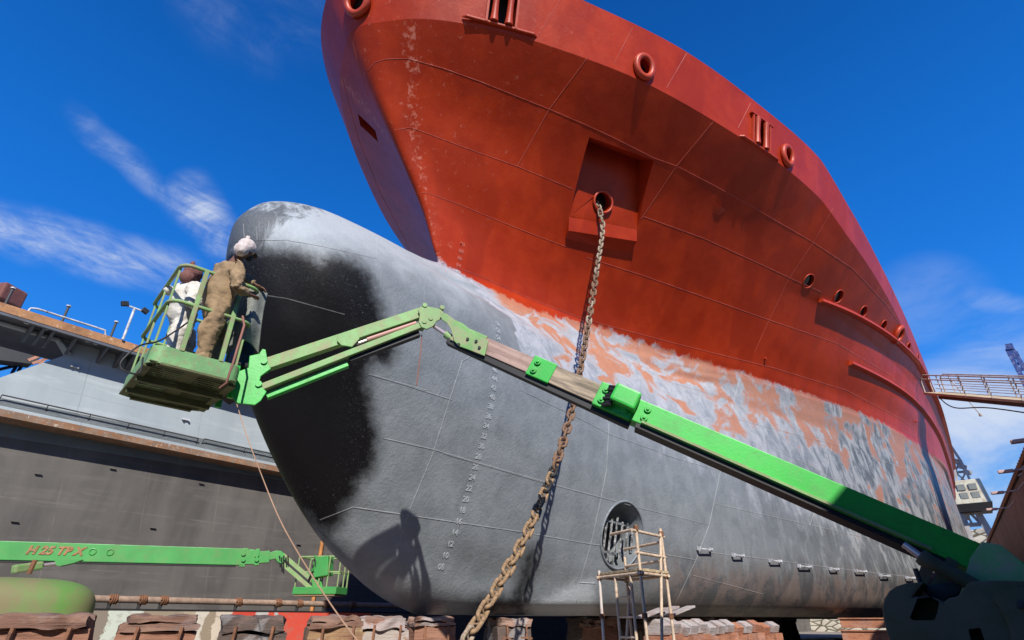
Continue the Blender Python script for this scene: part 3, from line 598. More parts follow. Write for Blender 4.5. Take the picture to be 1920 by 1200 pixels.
# rail and boxes seen on the main deck behind the forecastle
dr = MB(); M_YEL = mat_paint('cream_rail', (0.62, 0.58, 0.36), 0.5, 0.1, bump=0)
for i in range(9):
    x = 33.5 + i * 1.6; y = HY(x, ztop(x) - .5)[0].y + .15; z = float(ztop(x))
    dr.tube([(x, y, z), (x, y, z + 1.1)], .05, 6)
    if i < 8:
        x2 = x + 1.6; y2 = HY(x2, ztop(x2) - .5)[0].y + .15; z2 = float(ztop(x2))
        for k in (.55, 1.1): dr.tube([(x, y, z + k), (x2, y2, z2 + k)], .04, 6)
dr.build('deck_railing', M_YEL, ship)
# ================================================================== BOOM LIFT BY THE BULB
GREEN = (0.035, 0.46, 0.055)
M_GRN = mat_paint('lift_green', GREEN, 0.38, 0.10, (0.10, 0.16, 0.05), 0.25, 1.2, 0.002, dirt2=(.05, .30, .05))
M_GRND = mat_paint('lift_green_dusty', (0.20, 0.36, 0.12), 0.6, 0.15, (0.30, 0.25, 0.16), 0.75, 2.2, 0.004, lo=0.42, hi=0.62)
M_GRNW = mat_paint('lift_green_worn', (0.17, 0.36, 0.11), 0.55, 0.15, (0.36, 0.31, 0.20), 0.8, 1.6, 0.004, lo=0.42, hi=0.66)
M_BLK = mat_paint('black_rubber', (0.015, 0.015, 0.016), 0.6, 0.2, bump=0)
M_CHR = mat_paint('chrome_rod', (0.6, 0.5, 0.5), 0.25, 0.1, metal=0.6, bump=0)
M_CORD = mat_paint('red_brown_hose', (0.25, 0.11, 0.08), 0.7, 0.2, bump=0)
def mat_worn_steel(name, c1, c2, c3, ax):
    m_ = bpy.data.materials.new(name); m_.use_nodes = True; t = NT(m_.node_tree); b = t.n['Principled BSDF']; tc = t.new('ShaderNodeTexCoord').outputs['Object']
    # streaks along the boom: coordinates turned so that x runs along ax
    v = t.new('ShaderNodeVectorMath', operation='DOT_PRODUCT'); t.l.new(tc, v.inputs[0]); v.inputs[1].default_value = ax
    u = t.new('ShaderNodeVectorMath', operation='SCALE'); u.inputs[0].default_value = ax; t.l.new(t.m('MULTIPLY', v.outputs['Value'], -0.93), u.inputs['Scale'])
    w2 = t.new('ShaderNodeVectorMath', operation='ADD'); t.l.new(tc, w2.inputs[0]); t.l.new(u.outputs[0], w2.inputs[1])
    n1 = t.noise(w2.outputs[0], 14, 6, 0.7, 0.3); n2 = t.noise(tc, 3, 6, 0.6, 0.4)
    c = t.mix(t.ss(n1, 0.38, 0.62), c1, c2); c = t.mix(t.m('MULTIPLY', t.ss(n2, 0.5, 0.68), 0.8), c, c3)
    t.l.new(c, b.inputs['Base Color']); b.inputs['Roughness'].default_value = 0.7
    bp = t.new('ShaderNodeBump', {'Strength': 0.6, 'Distance': 0.004, 'Height': n1}); t.l.new(bp.outputs[0], b.inputs['Normal']); return m_
BA = P(838, 620, hor=7.2); BB = P(1850, 1060, hor=7.9)
bd = (BB - BA).normalized()
def bpar(px):       # metres along the boom at an image column
    cx, cy, _ = ray(px, 620 + (px - 838) * 0.435); # solve in plan
    a = Matrix(((bd.x, -cx), (bd.y, -cy))); r_ = a.inverted() @ Vector((EYE.x - BA.x, EYE.y - BA.y)); return r_[0]
lift = thing('boom_lift', 'large green telescopic boom lift raising a work basket to the bulb', 'boom lift', (7.9, -0.9, 0))
bup = (Vector((0, 0, 1)) - bd * bd.z).normalized(); bside = bup.cross(bd).normalized(); bside = -bside if bside.dot(EYE - BA) < 0 else bside
def bp_(s, u=0, sd=0): return BA + bd * s + bup * u + bside * sd
def section(name, s0, s1, w_, h_, mat, parent, **k):
    mb = MB(); mb.beam(bp_(s0), bp_(s1), w_, h_, bup); return mb.build(name, mat, parent, bevel=k.get('bevel', .012))
s_fork, s_w1, s_c1, s_w2, s_c2, s_m = [bpar(x) for x in (850, 906, 996, 1038, 1120, 1188)]
s_end = (BB - BA).length + .25
M_W1 = mat_worn_steel('pink_worn_steel', (0.27, 0.17, 0.14), (0.42, 0.29, 0.24), (0.19, 0.12, 0.095), bd)
M_W2 = mat_worn_steel('tan_worn_steel', (0.12, 0.09, 0.065), (0.42, 0.33, 0.23), (0.24, 0.21, 0.12), bd)
boom = section('main_boom', s_m, s_end, .26, .30, M_GRN, lift)
mb = MB(); mb.beam(bp_(s_m + .1, -.182), bp_(s_end - .6, -.182), .24, .055, bup); mb.build('boom_shade_strip', M_BLK, boom)  # black beam stands in for the shaded underside of the boom
mb = MB(); mb.beam(bp_(s_m + .15, -.128, .15), bp_(s_end - .8, -.128, .15), .05, .03, bup); mb.build('boom_rib', M_GRND, boom)
mid = section('second_section', s_w2 - .05, s_m - .02, .21, .265, M_W2, lift)
tip = section('third_section', s_w1 - .1, s_w2, .17, .235, M_W1, lift)
for nm, a, b_, w_, h_ in (('collar', s_c1, s_w2, .235, .295), ('collar', s_c2, s_m + .01, .295, .335)):
    c_ = section(nm, a, b_, w_, h_, M_GRN, lift)
    L_ = b_ - a
    for fs in ((.25,) if L_ < .5 else (.18, .82)):
        for fu in (-.22, .22):
            m2 = MB(); q = bp_(a + L_ * fs, h_ * fu, w_ / 2 + .012); m2.disc(q, bside, .045, .03, 16); m2.disc(q + bside * .02, bside, .02, .03, 8); m2.build('wear_pad_bolt', M_GRN, c_, bevel=.004)
for fu in (-.2, .2):
    m2 = MB(); q = bp_(s_m + .16, .30 * fu, .13 + .012); m2.disc(q, bside, .045, .03, 16); m2.disc(q + bside * .02, bside, .02, .03, 8); m2.build('wear_pad_bolt', M_GRN, boom, bevel=.004)
mb = MB(); mb.beam(bp_(s_c2 + .20, .06, .22), bp_(s_m + .03, .05, .22), .18, .24, bup); mb.build('hose_guard_box', M_GRN, lift, bevel=.03)
mb = MB()
for k in range(7): mb.tube([bp_(s_c2 + .13 + .03 * math.sin(k * 2), -.14 + k * .045, .17), bp_(s_c2 + .24, -.10 + k * .04, .24)], .022, 7)
mb.build('energy_chain', M_BLK, lift)
mb = MB(); mb.beam(bp_(s_fork, -.15), bp_(s_m + .02, -.19), .13, .08, bup); mb.build('boom_shade_strip', M_BLK, lift)  # black strip for the shade below the forward sections
# gooseneck between boom head and elbow
def plane_pt(px, py, o, nrm):
    cx, cy, t = ray(px, py); d = Vector((cx, cy, t)); k = (o - EYE).dot(nrm) / d.dot(nrm); return EYE + d * k
def plate_px(pts, o, nrm, thick, mb):
    nrm = nrm.normalized(); q = [plane_pt(x, y, o, nrm) for x, y in pts]; n_ = len(q); h_ = nrm * (thick / 2)
    mb.add([p - h_ for p in q] + [p + h_ for p in q], [tuple(range(n_))[::-1], tuple(range(n_, 2 * n_))] + [(i, (i + 1) % n_, n_ + (i + 1) % n_, n_ + i) for i in range(n_)]); return mb
goose = [(826,586),(838,589),(852,600),(868,607),(884,620),(890,628),(916,640),(909,668),(876,655),(862,650),(852,640),(846,618),(838,606),(829,600)]
mb = MB()
for s_ in (-.10, .10): plate_px(goose, BA + bside * s_, bside, .03, mb)
goo = mb.build('gooseneck', M_GRNW, lift, bevel=.006)
mb = MB(); mb.beam(bp_(s_fork + .05), bp_(s_w1 + .02), .19, .27, bup); mb.build('boom_head', M_GRNW, lift, bevel=.01)
for (px, py) in ((877, 636), (893, 640), (899, 652), (860, 646)):
    m2 = MB(); q = plane_pt(px, py, BA + bside * .12, bside); m2.disc(q, bside, .022, .03, 10); m2.build('pin', M_BLK, goo)
mb = MB(); mb.tube([plane_pt(814, 612, BA, bside), plane_pt(838, 628, BA, bside)], .03, 10); mb.build('cylinder_rod', M_CHR, lift, smooth=40)
mb = MB(); mb.tube([plane_pt(836, 627, BA, bside), plane_pt(862, 646, BA, bside)], .055, 12); mb.build('jib_cylinder', M_GRNW, lift, smooth=40)
# jib: two parallel bars from the elbow to the basket bracket
JE = P(806, 596, hor=7.3); JK = P(482, 706, hor=7.35)
jd = (JK - JE).normalized(); jn = jd.cross(Vector((0, 0, 1))).normalized(); jn = -jn if jn.dot(EYE - JE) < 0 else jn
mb = MB()
elb = [(788,576),(800,575),(826,580),(834,590),(828,598),(818,603),(812,612),(800,618),(790,614),(785,604),(787,590),(784,582)]
for s_ in (-.11, .11): plate_px(elb, JE + jn * s_, jn, .03, mb)
el_ = mb.build('elbow_plate', M_GRNW, lift, bevel=.006)
for (px, py) in ((794, 580), (826, 584), (805, 604), (793, 610)):
    m2 = MB(); m2.disc(plane_pt(px, py, JE, jn), jn, .035, .28, 12); m2.build('pin', M_GRNW, el_, smooth=40)
def jbeam(p0, p1, w_, h_, name, mat, par, off=0.0):
    a = plane_pt(*p0, JE + jn * off, jn); b_ = plane_pt(*p1, JE + jn * off, jn); mb = MB(); mb.beam(a, b_, w_, h_, jn.cross(b_ - a)); return mb.build(name, mat, par, bevel=.008)
jbeam((502, 684), (790, 588), .13, .155, 'jib_upper_bar', M_GRNW, lift)
jbeam((490, 728), (788, 612), .11, .085, 'jib_lower_bar', M_GRNW, lift, .05)
jbeam((500, 744), (652, 684), .10, .075, 'jib_lower_bar', M_GRN, lift, -.03)
jbeam((655, 676), (786, 627), .11, .07, 'jib_cylinder_guard', M_BLK, lift, -.02)
mb = MB(); plate_px([(632,632),(668,618),(674,636),(660,651),(640,648),(632,640)], JE + jn * .085, jn, .03, mb); mb.build('jib_gusset', M_GRNW, lift, bevel=.006)
mb = MB(); mb.tube([plane_pt(668, 645, JE, jn), plane_pt(692, 636, JE, jn)], .02, 8); mb.build('cylinder_rod', M_CHR, lift, smooth=40)
mb = MB(); mb.tube([plane_pt(688, 637, JE, jn), plane_pt(780, 606, JE, jn)], .038, 10); mb.build('jib_cylinder', mat_paint('faded_red_cylinder', (.5, .26, .22), .5, .1, bump=0), lift, smooth=40)
# bracket that carries the basket
mb = MB(); brk = [(492,655),(498,656),(503,682),(508,692),(497,700),(489,706),(486,718),(490,726),(500,735),(489,752),(478,760),(442,756),(434,742),(440,700),(466,690),(468,668),(486,664)]
for s_ in (-.13, .13): plate_px(brk, JK + jn * s_, jn, .03, mb)
bk = mb.build('basket_bracket', M_GRN, lift, bevel=.006)
for (px, py) in ((497, 686), (487, 728)):
    m2 = MB(); m2.disc(plane_pt(px, py, JK, jn), jn, .04, .34, 12); m2.build('pin', M_GRN, bk, smooth=40)
# ---- work basket: floor 1.0 x 1.45 m, toe band, rails
q_ = 2.5; FZ = EYE.z + q_
c00 = P(262, 668, z=FZ); c10 = P(433, 717, z=FZ); c01 = P(240, 752, z=FZ); c11 = P(392, 770, z=FZ)
bu = (c10 - c00); bw = ((c01 - c00) + (c11 - c10)) / 2; LW = bw.length; LU = bu.length
bu.normalize(); bw = (bw - bu * bw.dot(bu)); bw.normalize(); bc = (c00 + c10 + c01 + c11) / 4; _rz = Matrix.Rotation(R(-6), 3, 'Z'); bu = _rz @ bu; bw = _rz @ bw; bo = bc - bu * LU / 2 - bw * LW / 2
LU *= 0.98
def bk_(u, w_, h_): return bo + bu * u + bw * w_ + Vector((0, 0, h_))
def rrect(u0, u1, w0, w1, r, h_, k=6):
    pts = []
    for (cu, cw, a0) in ((u1 - r, w0 + r, -90), (u1 - r, w1 - r, 0), (u0 + r, w1 - r, 90), (u0 + r, w0 + r, 180)):
        for i in range(k + 1): a = R(a0 + 90 * i / k); pts.append(bk_(cu + r * math.cos(a), cw + r * math.sin(a), h_))
    return pts
bkt = thing('work_basket', 'dusty green work basket with two workers beside the ship bulb', 'work basket', bc)
def loft(rings, mb, close=True):
    n_ = len(rings[0]); vs = [p for r_ in rings for p in r_]; fs = []
    for i in range(len(rings) - 1):
        for k in range(n_): fs.append((i*n_+k, i*n_+(k+1) % n_, (i+1)*n_+(k+1) % n_, (i+1)*n_+k))
    return mb.add(vs, fs)
rr = .14
mb = MB(); loft([rrect(0, LU, 0, LW, rr, 0), rrect(0, LU, 0, LW, rr, .21), rrect(.02, LU - .02, .02, LW - .02, rr - .02, .21), rrect(.02, LU - .02, .02, LW - .02, rr - .02, 0)], mb)
fs = []; n_ = len(rrect(0, 1, 0, 1, .1, 0)); 
for k in range(n_): mb.f.append((k, 3*n_+k, 3*n_+(k+1) % n_, (k+1) % n_)); mb.mi.append(0)
M_BAND = mat_paint('lift_green_band', (0.16, 0.36, 0.14), 0.6, 0.15, (0.26, 0.22, 0.13), 0.7, 3.5, 0.005, lo=0.45, hi=0.68)
M_FLOOR = mat_paint('lift_floor_olive', (0.11, 0.13, 0.05), 0.75, 0.2, (0.10, 0.08, 0.05), 0.6, 4, 0.004)
mb.build('toe_band', M_BAND, bkt, bevel=.004)
# mesh floor: a plate pierced with real slots, in three bays with ribs
fl = MB(); rnd = random.Random(3)
bays = [(0.03, LW * .34), (LW * .37, LW * .68), (LW * .71, LW - .03)]
for bi, (w0, w1) in enumerate(bays):
    for ui, (u0, u1) in enumerate(((.03, LU * .42), (LU * .58, LU - .03))):
        nu, nw = 18, 7; du = (u1 - u0) / nu; dw = (w1 - w0) / nw
        for i in range(nw + 1): fl.beam(bk_(u0, w0 + dw * i, .012), bk_(u1, w0 + dw * i, .012), .022 if i % nw else .05, .008)
        for j in range(nu + 1): fl.beam(bk_(u0 + du * j, w0, .022), bk_(u0 + du * j, w1, .022), .014, .008)
    fl.box((bk_(LU * .5, (w0 + w1) / 2, .018)), (LU * .17, w1 - w0, .012), Matrix((bu, bw, Vector((0, 0, 1)))).transposed())
fl.build('mesh_floor', M_FLOOR, bkt)
rb = MB()
for w0 in (LW * .355, LW * .695): rb.box(bk_(LU / 2, w0, -.03), (LU - .02, .05, .10), Matrix((bu, bw, Vector((0, 0, 1)))).transposed())
for w0 in (.02, LW - .02): rb.box(bk_(LU / 2, w0, -.006), (LU - .25, .07, .03), Matrix((bu, bw, Vector((0, 0, 1)))).transposed())
for u0 in (.03, LU - .03): rb.box(bk_(u0, LW / 2, -.008), (.09, LW - .25, .035), Matrix((bu, bw, Vector((0, 0, 1)))).transposed())
rb.build('floor_frame', M_FLOOR, bkt, bevel=.006)
TOP, MID_ = 1.30, .80
for h_ in (TOP, MID_):
    mb = MB(); mb.tube(rrect(.015, LU - .015, .015, LW - .015, rr, h_, 7), .024, 10, closed=True); mb.build('guard_rail', M_GRND, bkt, smooth=50)
for (u, w_) in ((.03, rr + .02), (LU * .30, .015), (LU * .74, .015), (LU - .03, rr + .06), (.02, LW * .5), (.03, LW - rr - .02), (LU - .015, LW * .55), (LU * .3, LW - .015), (LU * .74, LW - .015), (LU - .03, LW - rr - .02)):
    mb = MB(); mb.beam(bk_(u, w_, .2), bk_(u, w_, TOP), .05, .022 if w_ > .1 else .05, bu); mb.build('rail_post', M_GRND, bkt, bevel=.006)
# control panel hidden by a grey cloth, mounting post
mb = MB(); mb.box(bk_(LU + .10, LW * .42, .62), (.22, .42, .5), Matrix((bu, bw, Vector((0, 0, 1)))).transposed()); mb.build('control_box', M_BLK, bkt, bevel=.03)
for w_ in (.30, .62):
    mb = MB(); mb.beam(bk_(LU + .06, LW * w_, -.06), bk_(LU + .05, LW * w_, .95), .07, .05, bw); mb.build('mounting_post', M_GRN, bkt, bevel=.006)
mb = MB(); mb.beam(bk_(LU + .02, LW * .46, .02), (bk_(LU + .02, LW * .46, .02) + JK) / 2 + Vector((.05, 0, .02)), .30, .16); mb.build('rotator', M_BLK, bkt, bevel=.02)
# drape
random.seed(4)
def drape(name, o, u, v, wd, ht, mat, parent=None, seed=0, amp=.05, nu=28, nv=34, cut_=None):
    nrm = u.cross(v).normalized(); vs = []; fs = []
    for j in range(nv):
        for i in range(nu):
            a = i / (nu - 1); b_ = j / (nv - 1); wv_ = wd * (1 - .22 * math.sin(b_ * 2.2 + seed))
            p = o + u * (a - .5) * wv_ + v * (-b_ * ht) + nrm * (amp * math.sin(a * 9 + seed + 1.5 * b_) * (.25 + b_) + amp * 1.4 * (noise.noise(Vector((a * 3, b_ * 2.4, seed))) ) - .16 * b_ * b_ + .1 * math.sin(a * 3.1))
            p = p + v * (-.09 * math.sin(a * 5 + seed) * b_); vs.append(p)
    for j in range(nv - 1):
        for i in range(nu - 1): fs.append((j*nu+i, j*nu+i+1, (j+1)*nu+i+1, (j+1)*nu+i))
    mb = MB(); mb.add(vs, fs); o_ = mb.build(name, mat, parent, smooth=70); sd_ = o_.modifiers.new('s', 'SOLIDIFY'); sd_.thickness = .006; return o_
M_CLOTH = mat_paint('grey_cloth', (0.24, 0.26, 0.23), 0.9, 0.2, (0.10, 0.10, 0.09), 0.5, 3, 0.006)
dc = P(478, 545, hor=7.1); ux = (bu + bw * -.35).normalized()
cl_ = drape('dust_sheet', dc, ux, Vector((0, 0, 1)), .40, .80, M_CLOTH, None, 1.3, .055); tag(cl_, 'crumpled grey dust sheet hanging over the basket control box', 'dust sheet')
# ---- turntable and counterweights (mostly in the shade of the dock wall)
def superbox(c, size, rot, e=.35, nu=40, nv=24):
    vs = []; fs = []
    def sg(x, p_): return math.copysign(abs(x) ** p_, x)
    for j in range(nv + 1):
        ph = -math.pi / 2 + math.pi * j / nv
        for i in range(nu):
            th = 2 * math.pi * i / nu; x = sg(math.cos(ph), e) * sg(math.cos(th), e); y = sg(math.cos(ph), e) * sg(math.sin(th), e); z = sg(math.sin(ph), e)
            vs.append(Vector(c) + rot @ Vector((x * size[0] / 2, y * size[1] / 2, z * size[2] / 2)))
    for j in range(nv):
        for i in range(nu): fs.append((j*nu+i, j*nu+(i+1) % nu, (j+1)*nu+(i+1) % nu, (j+1)*nu+i))
    return vs, fs
def fwd_rot(px):       # horizontal frame that faces the camera at an image column
    cx, cy, _ = ray(px, 1100); f = Vector((cx, cy, 0)); r_ = Vector((cy, -cx, 0)); return Matrix((r_, f, Vector((0, 0, 1)))).transposed()
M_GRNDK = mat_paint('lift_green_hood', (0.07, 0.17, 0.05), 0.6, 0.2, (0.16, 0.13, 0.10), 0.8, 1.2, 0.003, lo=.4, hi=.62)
def slab_px(name, pts, hor, depth, mat, parent, holes=(), bevel=.03, pxc=1790):
    f = fwd_rot(pxc) @ Vector((0, 1, 0)); o = P(pxc, 1130, hor=hor); q = [plane_pt(x, y, o, f) for x, y in pts]; n_ = len(q)
    mb = MB(); mb.add(q + [p + f * depth for p in q], [tuple(range(n_))[::-1], tuple(range(n_, 2 * n_))] + [(i, (i + 1) % n_, n_ + (i + 1) % n_, n_ + i) for i in range(n_)])
    ob = mb.build(name, mat, parent, bevel=bevel)
    if holes:
        cm = MB()
        for hp_, d_ in holes:
            h = [plane_pt(x, y, o, f) for x, y in hp_]; k = len(h); cm.add([p - f * .2 for p in h] + [p + f * d_ for p in h], [tuple(range(k))[::-1], tuple(range(k, 2 * k))] + [(i, (i + 1) % k, k + (i + 1) % k, k + i) for i in range(k)])
        co_ = cm.build('cut', []); md = ob.modifiers.new('b', 'BOOLEAN'); md.object = co_; md.solver = 'EXACT'
        me_ = bpy.data.meshes.new_from_object(ob.evaluated_get(bpy.context.evaluated_depsgraph_get())); ob.modifiers.clear(); ob.data = me_; bpy.data.objects.remove(co_, do_unlink=True)
        me_.materials.clear(); me_.materials.append(mat); me_.polygons.foreach_set('material_index', [0] * len(me_.polygons))
    ob.data.polygons.foreach_set('use_smooth', [True] * len(ob.data.polygons)); ob.data.set_sharp_from_angle(angle=R(38)); return ob
M_CW = mat_paint('lift_dusty_green_shaded', (.075, .070, .028), .8, .15, (.115, .085, .055), .8, .9, .004, lo=.35, hi=.6)  # dusty green, darkened and warmed to hold the deep shade at the base
cw_out = [(1662,1185),(1656,1160),(1654,1140),(1658,1122),(1667,1108),(1680,1099),(1700,1093),(1735,1091),(1726,1100),(1712,1119),(1742,1118),(1763,1124),(1770,1131),(1776,1121),(1796,1119),(1806,1104),(1818,1090),(1870,1088),(1960,1090),(1960,1260),(1690,1260)]
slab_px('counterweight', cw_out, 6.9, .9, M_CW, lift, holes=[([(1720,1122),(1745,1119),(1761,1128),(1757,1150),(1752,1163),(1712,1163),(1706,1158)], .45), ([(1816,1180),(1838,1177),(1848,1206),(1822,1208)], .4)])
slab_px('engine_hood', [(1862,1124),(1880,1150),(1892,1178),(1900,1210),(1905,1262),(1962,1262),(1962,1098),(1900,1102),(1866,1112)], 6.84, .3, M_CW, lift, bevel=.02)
slab_px('hood_vent', [(1906,1126),(1925,1124),(1925,1140),(1909,1140)], 6.80, .05, M_BLK, lift, bevel=.004)
slab_px('turret_plate', [(1742,1096),(1790,1090),(1806,1092),(1796,1117),(1778,1119),(1770,1128),(1740,1117),(1728,1104)], 7.5, .5, M_BLK, lift, bevel=.01)
mb = MB(); c_ = P(1830, 1180, hor=8.0); c_.z = .92; mb.box(c_, (2.0, 1.4, .30), fwd_rot(1830)); mb.build('turntable', M_BLK, lift, bevel=.03)
tw = MB(); wa = P(1850, 1040, hor=7.75)
rt2 = fwd_rot(1860)
for s_ in (-.24, .24):
    tw = MB(); tw.prism([(-.42, -.50), (.36, -.50), (.32, -.2), (.14, .08), (.0, .12), (-.14, -.02)], wa + bside * s_ * 0 + rt2 @ Vector((0, s_, -.02)), rt2 @ Vector((1, 0, 0)), (0, 0, 1), .04); tw.build('boom_pivot_tower', M_GRNW, lift, bevel=.01)
mb = MB(); mb.tube([P(1694, 1020, hor=7.3), P(1730, 1046, hor=7.3)], .035, 10); mb.build('cylinder_rod', M_CHR, lift, smooth=40)
mb = MB(); mb.tube([P(1724, 1042, hor=7.3), P(1730, 1046, hor=7.3), P(1745, 1054, hor=7.3), P(1838, 1104, hor=7.4)], [.07, .085, .07, .07], 14); mb.build('lift_cylinder', M_CW, lift, smooth=40)
mb = MB(); mb.tube([P(1728, 1098, hor=7.0), P(1720, 1078, hor=7.0), P(1716, 1066, hor=7.0)], .022, 8); mb.build('grab_handle', M_BLK, lift, smooth=40)
mb = MB(); plate_px([(1640,985),(1700,1030),(1720,1030),(1745,1040),(1780,1052),(1650,985)], BA, bside, .20, mb); mb.build('cylinder_bracket', M_CW, lift)
for (x0, y0, x1, y1) in ((1748, 1112, 1788, 1050), (1728, 1092, 1744, 1052)):
    mb = MB(); mb.beam(P(x0, y0, hor=7.6), P(x1, y1, hor=7.6), .12, .10); mb.build('link_plate', M_CW, lift)
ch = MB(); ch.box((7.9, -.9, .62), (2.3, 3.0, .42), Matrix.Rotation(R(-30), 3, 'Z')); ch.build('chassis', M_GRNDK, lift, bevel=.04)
for (dx, dy) in ((-1, -1.1), (1, -1.1), (1, 1.1), (-1, 1.1)):
    v = Matrix.Rotation(R(-30), 3, 'Z') @ Vector((dx * 1.1, dy, 0)); axl = Matrix.Rotation(R(-30), 3, 'Z') @ Vector((1, 0, 0)); c_ = Vector((7.9, -.9, .48)) + v
    mb = MB(); mb.tube([c_ - axl * .19, c_ - axl * .16, c_ + axl * .16, c_ + axl * .19], [.42, .48, .48, .42], 28); wh = mb.build('wheel', M_BLK, lift, smooth=40)
    mb = MB(); mb.disc(c_ + axl * .16 * (1 if dx > 0 else -1), axl, .24, .1, 20); mb.build('rim', M_GRN, wh)
# hoses and ropes
def catenary(a, b_, sag, n_=16): return [a.lerp(b_, i / n_) - Vector((0, 0, sag * 4 * (i / n_) * (1 - i / n_))) for i in range(n_ + 1)]
hz = MB(); pts = [P(455, 593, hor=6.7), P(458, 610, hor=6.65), P(446, 650, hor=6.6), P(436, 684, hor=6.6), P(430, 700, hor=6.6), P(425, 718, hor=6.6), P(412, 728, hor=6.65)]
hz.tube(pts, .014, 7); ho = hz.build('hose', M_CORD, bkt, smooth=50)
def smooth_path(pts, n_=6):
    out = []
    for i in range(len(pts) - 1):
        p0 = pts[max(i-1, 0)]; p1 = pts[i]; p2 = pts[i+1]; p3 = pts[min(i+2, len(pts)-1)]
        for k in range(n_):
            t_ = k / n_; out.append(.5 * ((2*p1) + (p2-p0)*t_ + (2*p0-5*p1+4*p2-p3)*t_*t_ + (3*p1-p0-3*p2+p3)*t_**3))
    return out + [pts[-1]]
hz = MB(); hz.tube(smooth_path([P(354, 603, hor=7.1), P(330, 620, hor=7.0), P(296, 640, hor=6.9), P(262, 648, hor=6.75), P(232, 672, hor=6.7), P(226, 688, hor=6.7), P(240, 698, hor=6.7), P(262, 699, hor=6.72), P(268, 670, hor=6.75)]), .010, 7)
hs_ = hz.build('spray_hose', M_BLK, None, smooth=50); tag(hs_, 'thin dark hose looping out of the left side of the work basket', 'hose')
hz = MB(); hz.tube([P(791, 628, hor=7.3), P(789, 660, hor=7.28), P(784, 700, hor=7.28), P(781, 723, hor=7.28)], .009, 6); r1 = hz.build('dangling_cord', M_CORD, None); tag(r1, 'short reddish cord dangling below the lift elbow', 'cord')
hz = MB(); hz.tube(smooth_path([P(444, 758, hor=7.2), P(462, 815, hor=6.9), P(490, 890, hor=6.5), P(525, 975, hor=6.1), P(570, 1055, hor=5.7), P(625, 1140, hor=5.3), P(680, 1215, hor=5.0)]), .006, 6)
r2 = hz.build('tag_line', mat_paint('tan_rope', (.36, .22, .14), .8, .2, bump=0), None); tag(r2, 'long thin tan rope running from the basket down to the keel blocks', 'rope')
# ================================================================== THE TWO WORKERS
def skin_obj(name, nodes, edges, mat, parent, sub=2, disp=0.0, dscale=.12, root=0):
    """nodes: key -> (pos, radius); grows one continuous surface over the joints"""
    keys = list(nodes); me = bpy.data.meshes.new(name); bm = bmesh.new(); sk = bm.verts.layers.skin.verify(); vs = {}
    for k in keys: vs[k] = bm.verts.new(nodes[k][0])
    for a, b_ in edges: bm.edges.new((vs[a], vs[b_]))
    for i, k in enumerate(keys):
        r_ = nodes[k][1]; vs[k][sk].radius = r_ if isinstance(r_, tuple) else (r_, r_); vs[k][sk].use_root = (i == root)
    bm.to_mesh(me); bm.free(); o = bpy.data.objects.new(name, me); COL.objects.link(o)
    m1 = o.modifiers.new('skin', 'SKIN'); m1.use_smooth_shade = True; m1.branch_smoothing = .6
    m2 = o.modifiers.new('sub', 'SUBSURF'); m2.levels = sub; m2.render_levels = sub
    m3 = o.modifiers.new('sub2', 'SUBSURF'); m3.levels = 1; m3.render_levels = 1
    new = bpy.data.meshes.new_from_object(o.evaluated_get(bpy.context.evaluated_depsgraph_get())); o.modifiers.clear(); o.data = new; new.name = name
    if disp:
        for v in new.vertices:
            c = v.co / dscale; f = noise.noise(c + Vector((3, 1, 7))) + .6 * abs(noise.noise(Vector((c.x * 1.2, c.y * 1.2, c.z * 2.6)))) * 2 - .5
            v.co = v.co + v.normal * f * disp
    new.materials.clear(); new.materials.append(mat); new.polygons.foreach_set('use_smooth', [True] * len(new.polygons))
    if parent is not None:
        adopt(o, parent)
    return o
def blob(name, c, size, rot, mat, parent, disp=0.0, ds=.05, seg=32, warp=None):
    vs = []; fs = []; nv = seg // 2
    for j in range(nv + 1):
        ph = -math.pi / 2 + math.pi * j / nv
        for i in range(seg):
            th = 2 * math.pi * i / seg; l = Vector((math.cos(ph) * math.cos(th), math.cos(ph) * math.sin(th), math.sin(ph)))
            k = 1 + disp * (noise.noise(l * 2.1 + Vector(c) * 3) + .8 * abs(noise.noise(Vector((l.x * 2, l.y * 2, l.z * 7 + 2 * l.x)))))
            if warp: l = warp(l)
            vs.append(Vector(c) + rot @ Vector((l.x * size[0] * k, l.y * size[1] * k, l.z * size[2] * k)))
    for j in range(nv):
        for i in range(seg): fs.append((j*seg+i, j*seg+(i+1) % seg, (j+1)*seg+(i+1) % seg, (j+1)*seg+i))
    mb = MB(); mb.add(vs, fs); return mb.build(name, mat, parent, smooth=80)
M_SKIN = mat_paint('brown_skin', (.16, .075, .045), .6, .1, bump=0)
M_BROWN = mat_paint('stained_brown_cloth', (.36, .25, .14), .95, .2, (.17, .11, .06), .7, 2.2, .03, bscale=9, lo=.42, hi=.62)
M_WHT = mat_paint('stained_white_cloth', (.66, .63, .57), .95, .1, (.34, .29, .21), .5, 2.5, .03, bscale=9, lo=.47, hi=.66)
M_WRAPW = mat_paint('white_head_wrap', (.62, .55, .52), .95, .12, (.36, .25, .23), .55, 9, .02, bscale=26, streak=True)
M_WRAPB = mat_paint('maroon_head_wrap', (.17, .07, .06), .95, .2, (.30, .16, .14), .5, 14, .02, bscale=26)
M_BOOT = mat_paint('dusty_boot', (.07, .05, .035), .9, .2, (.20, .15, .1), .5, 8, .003)
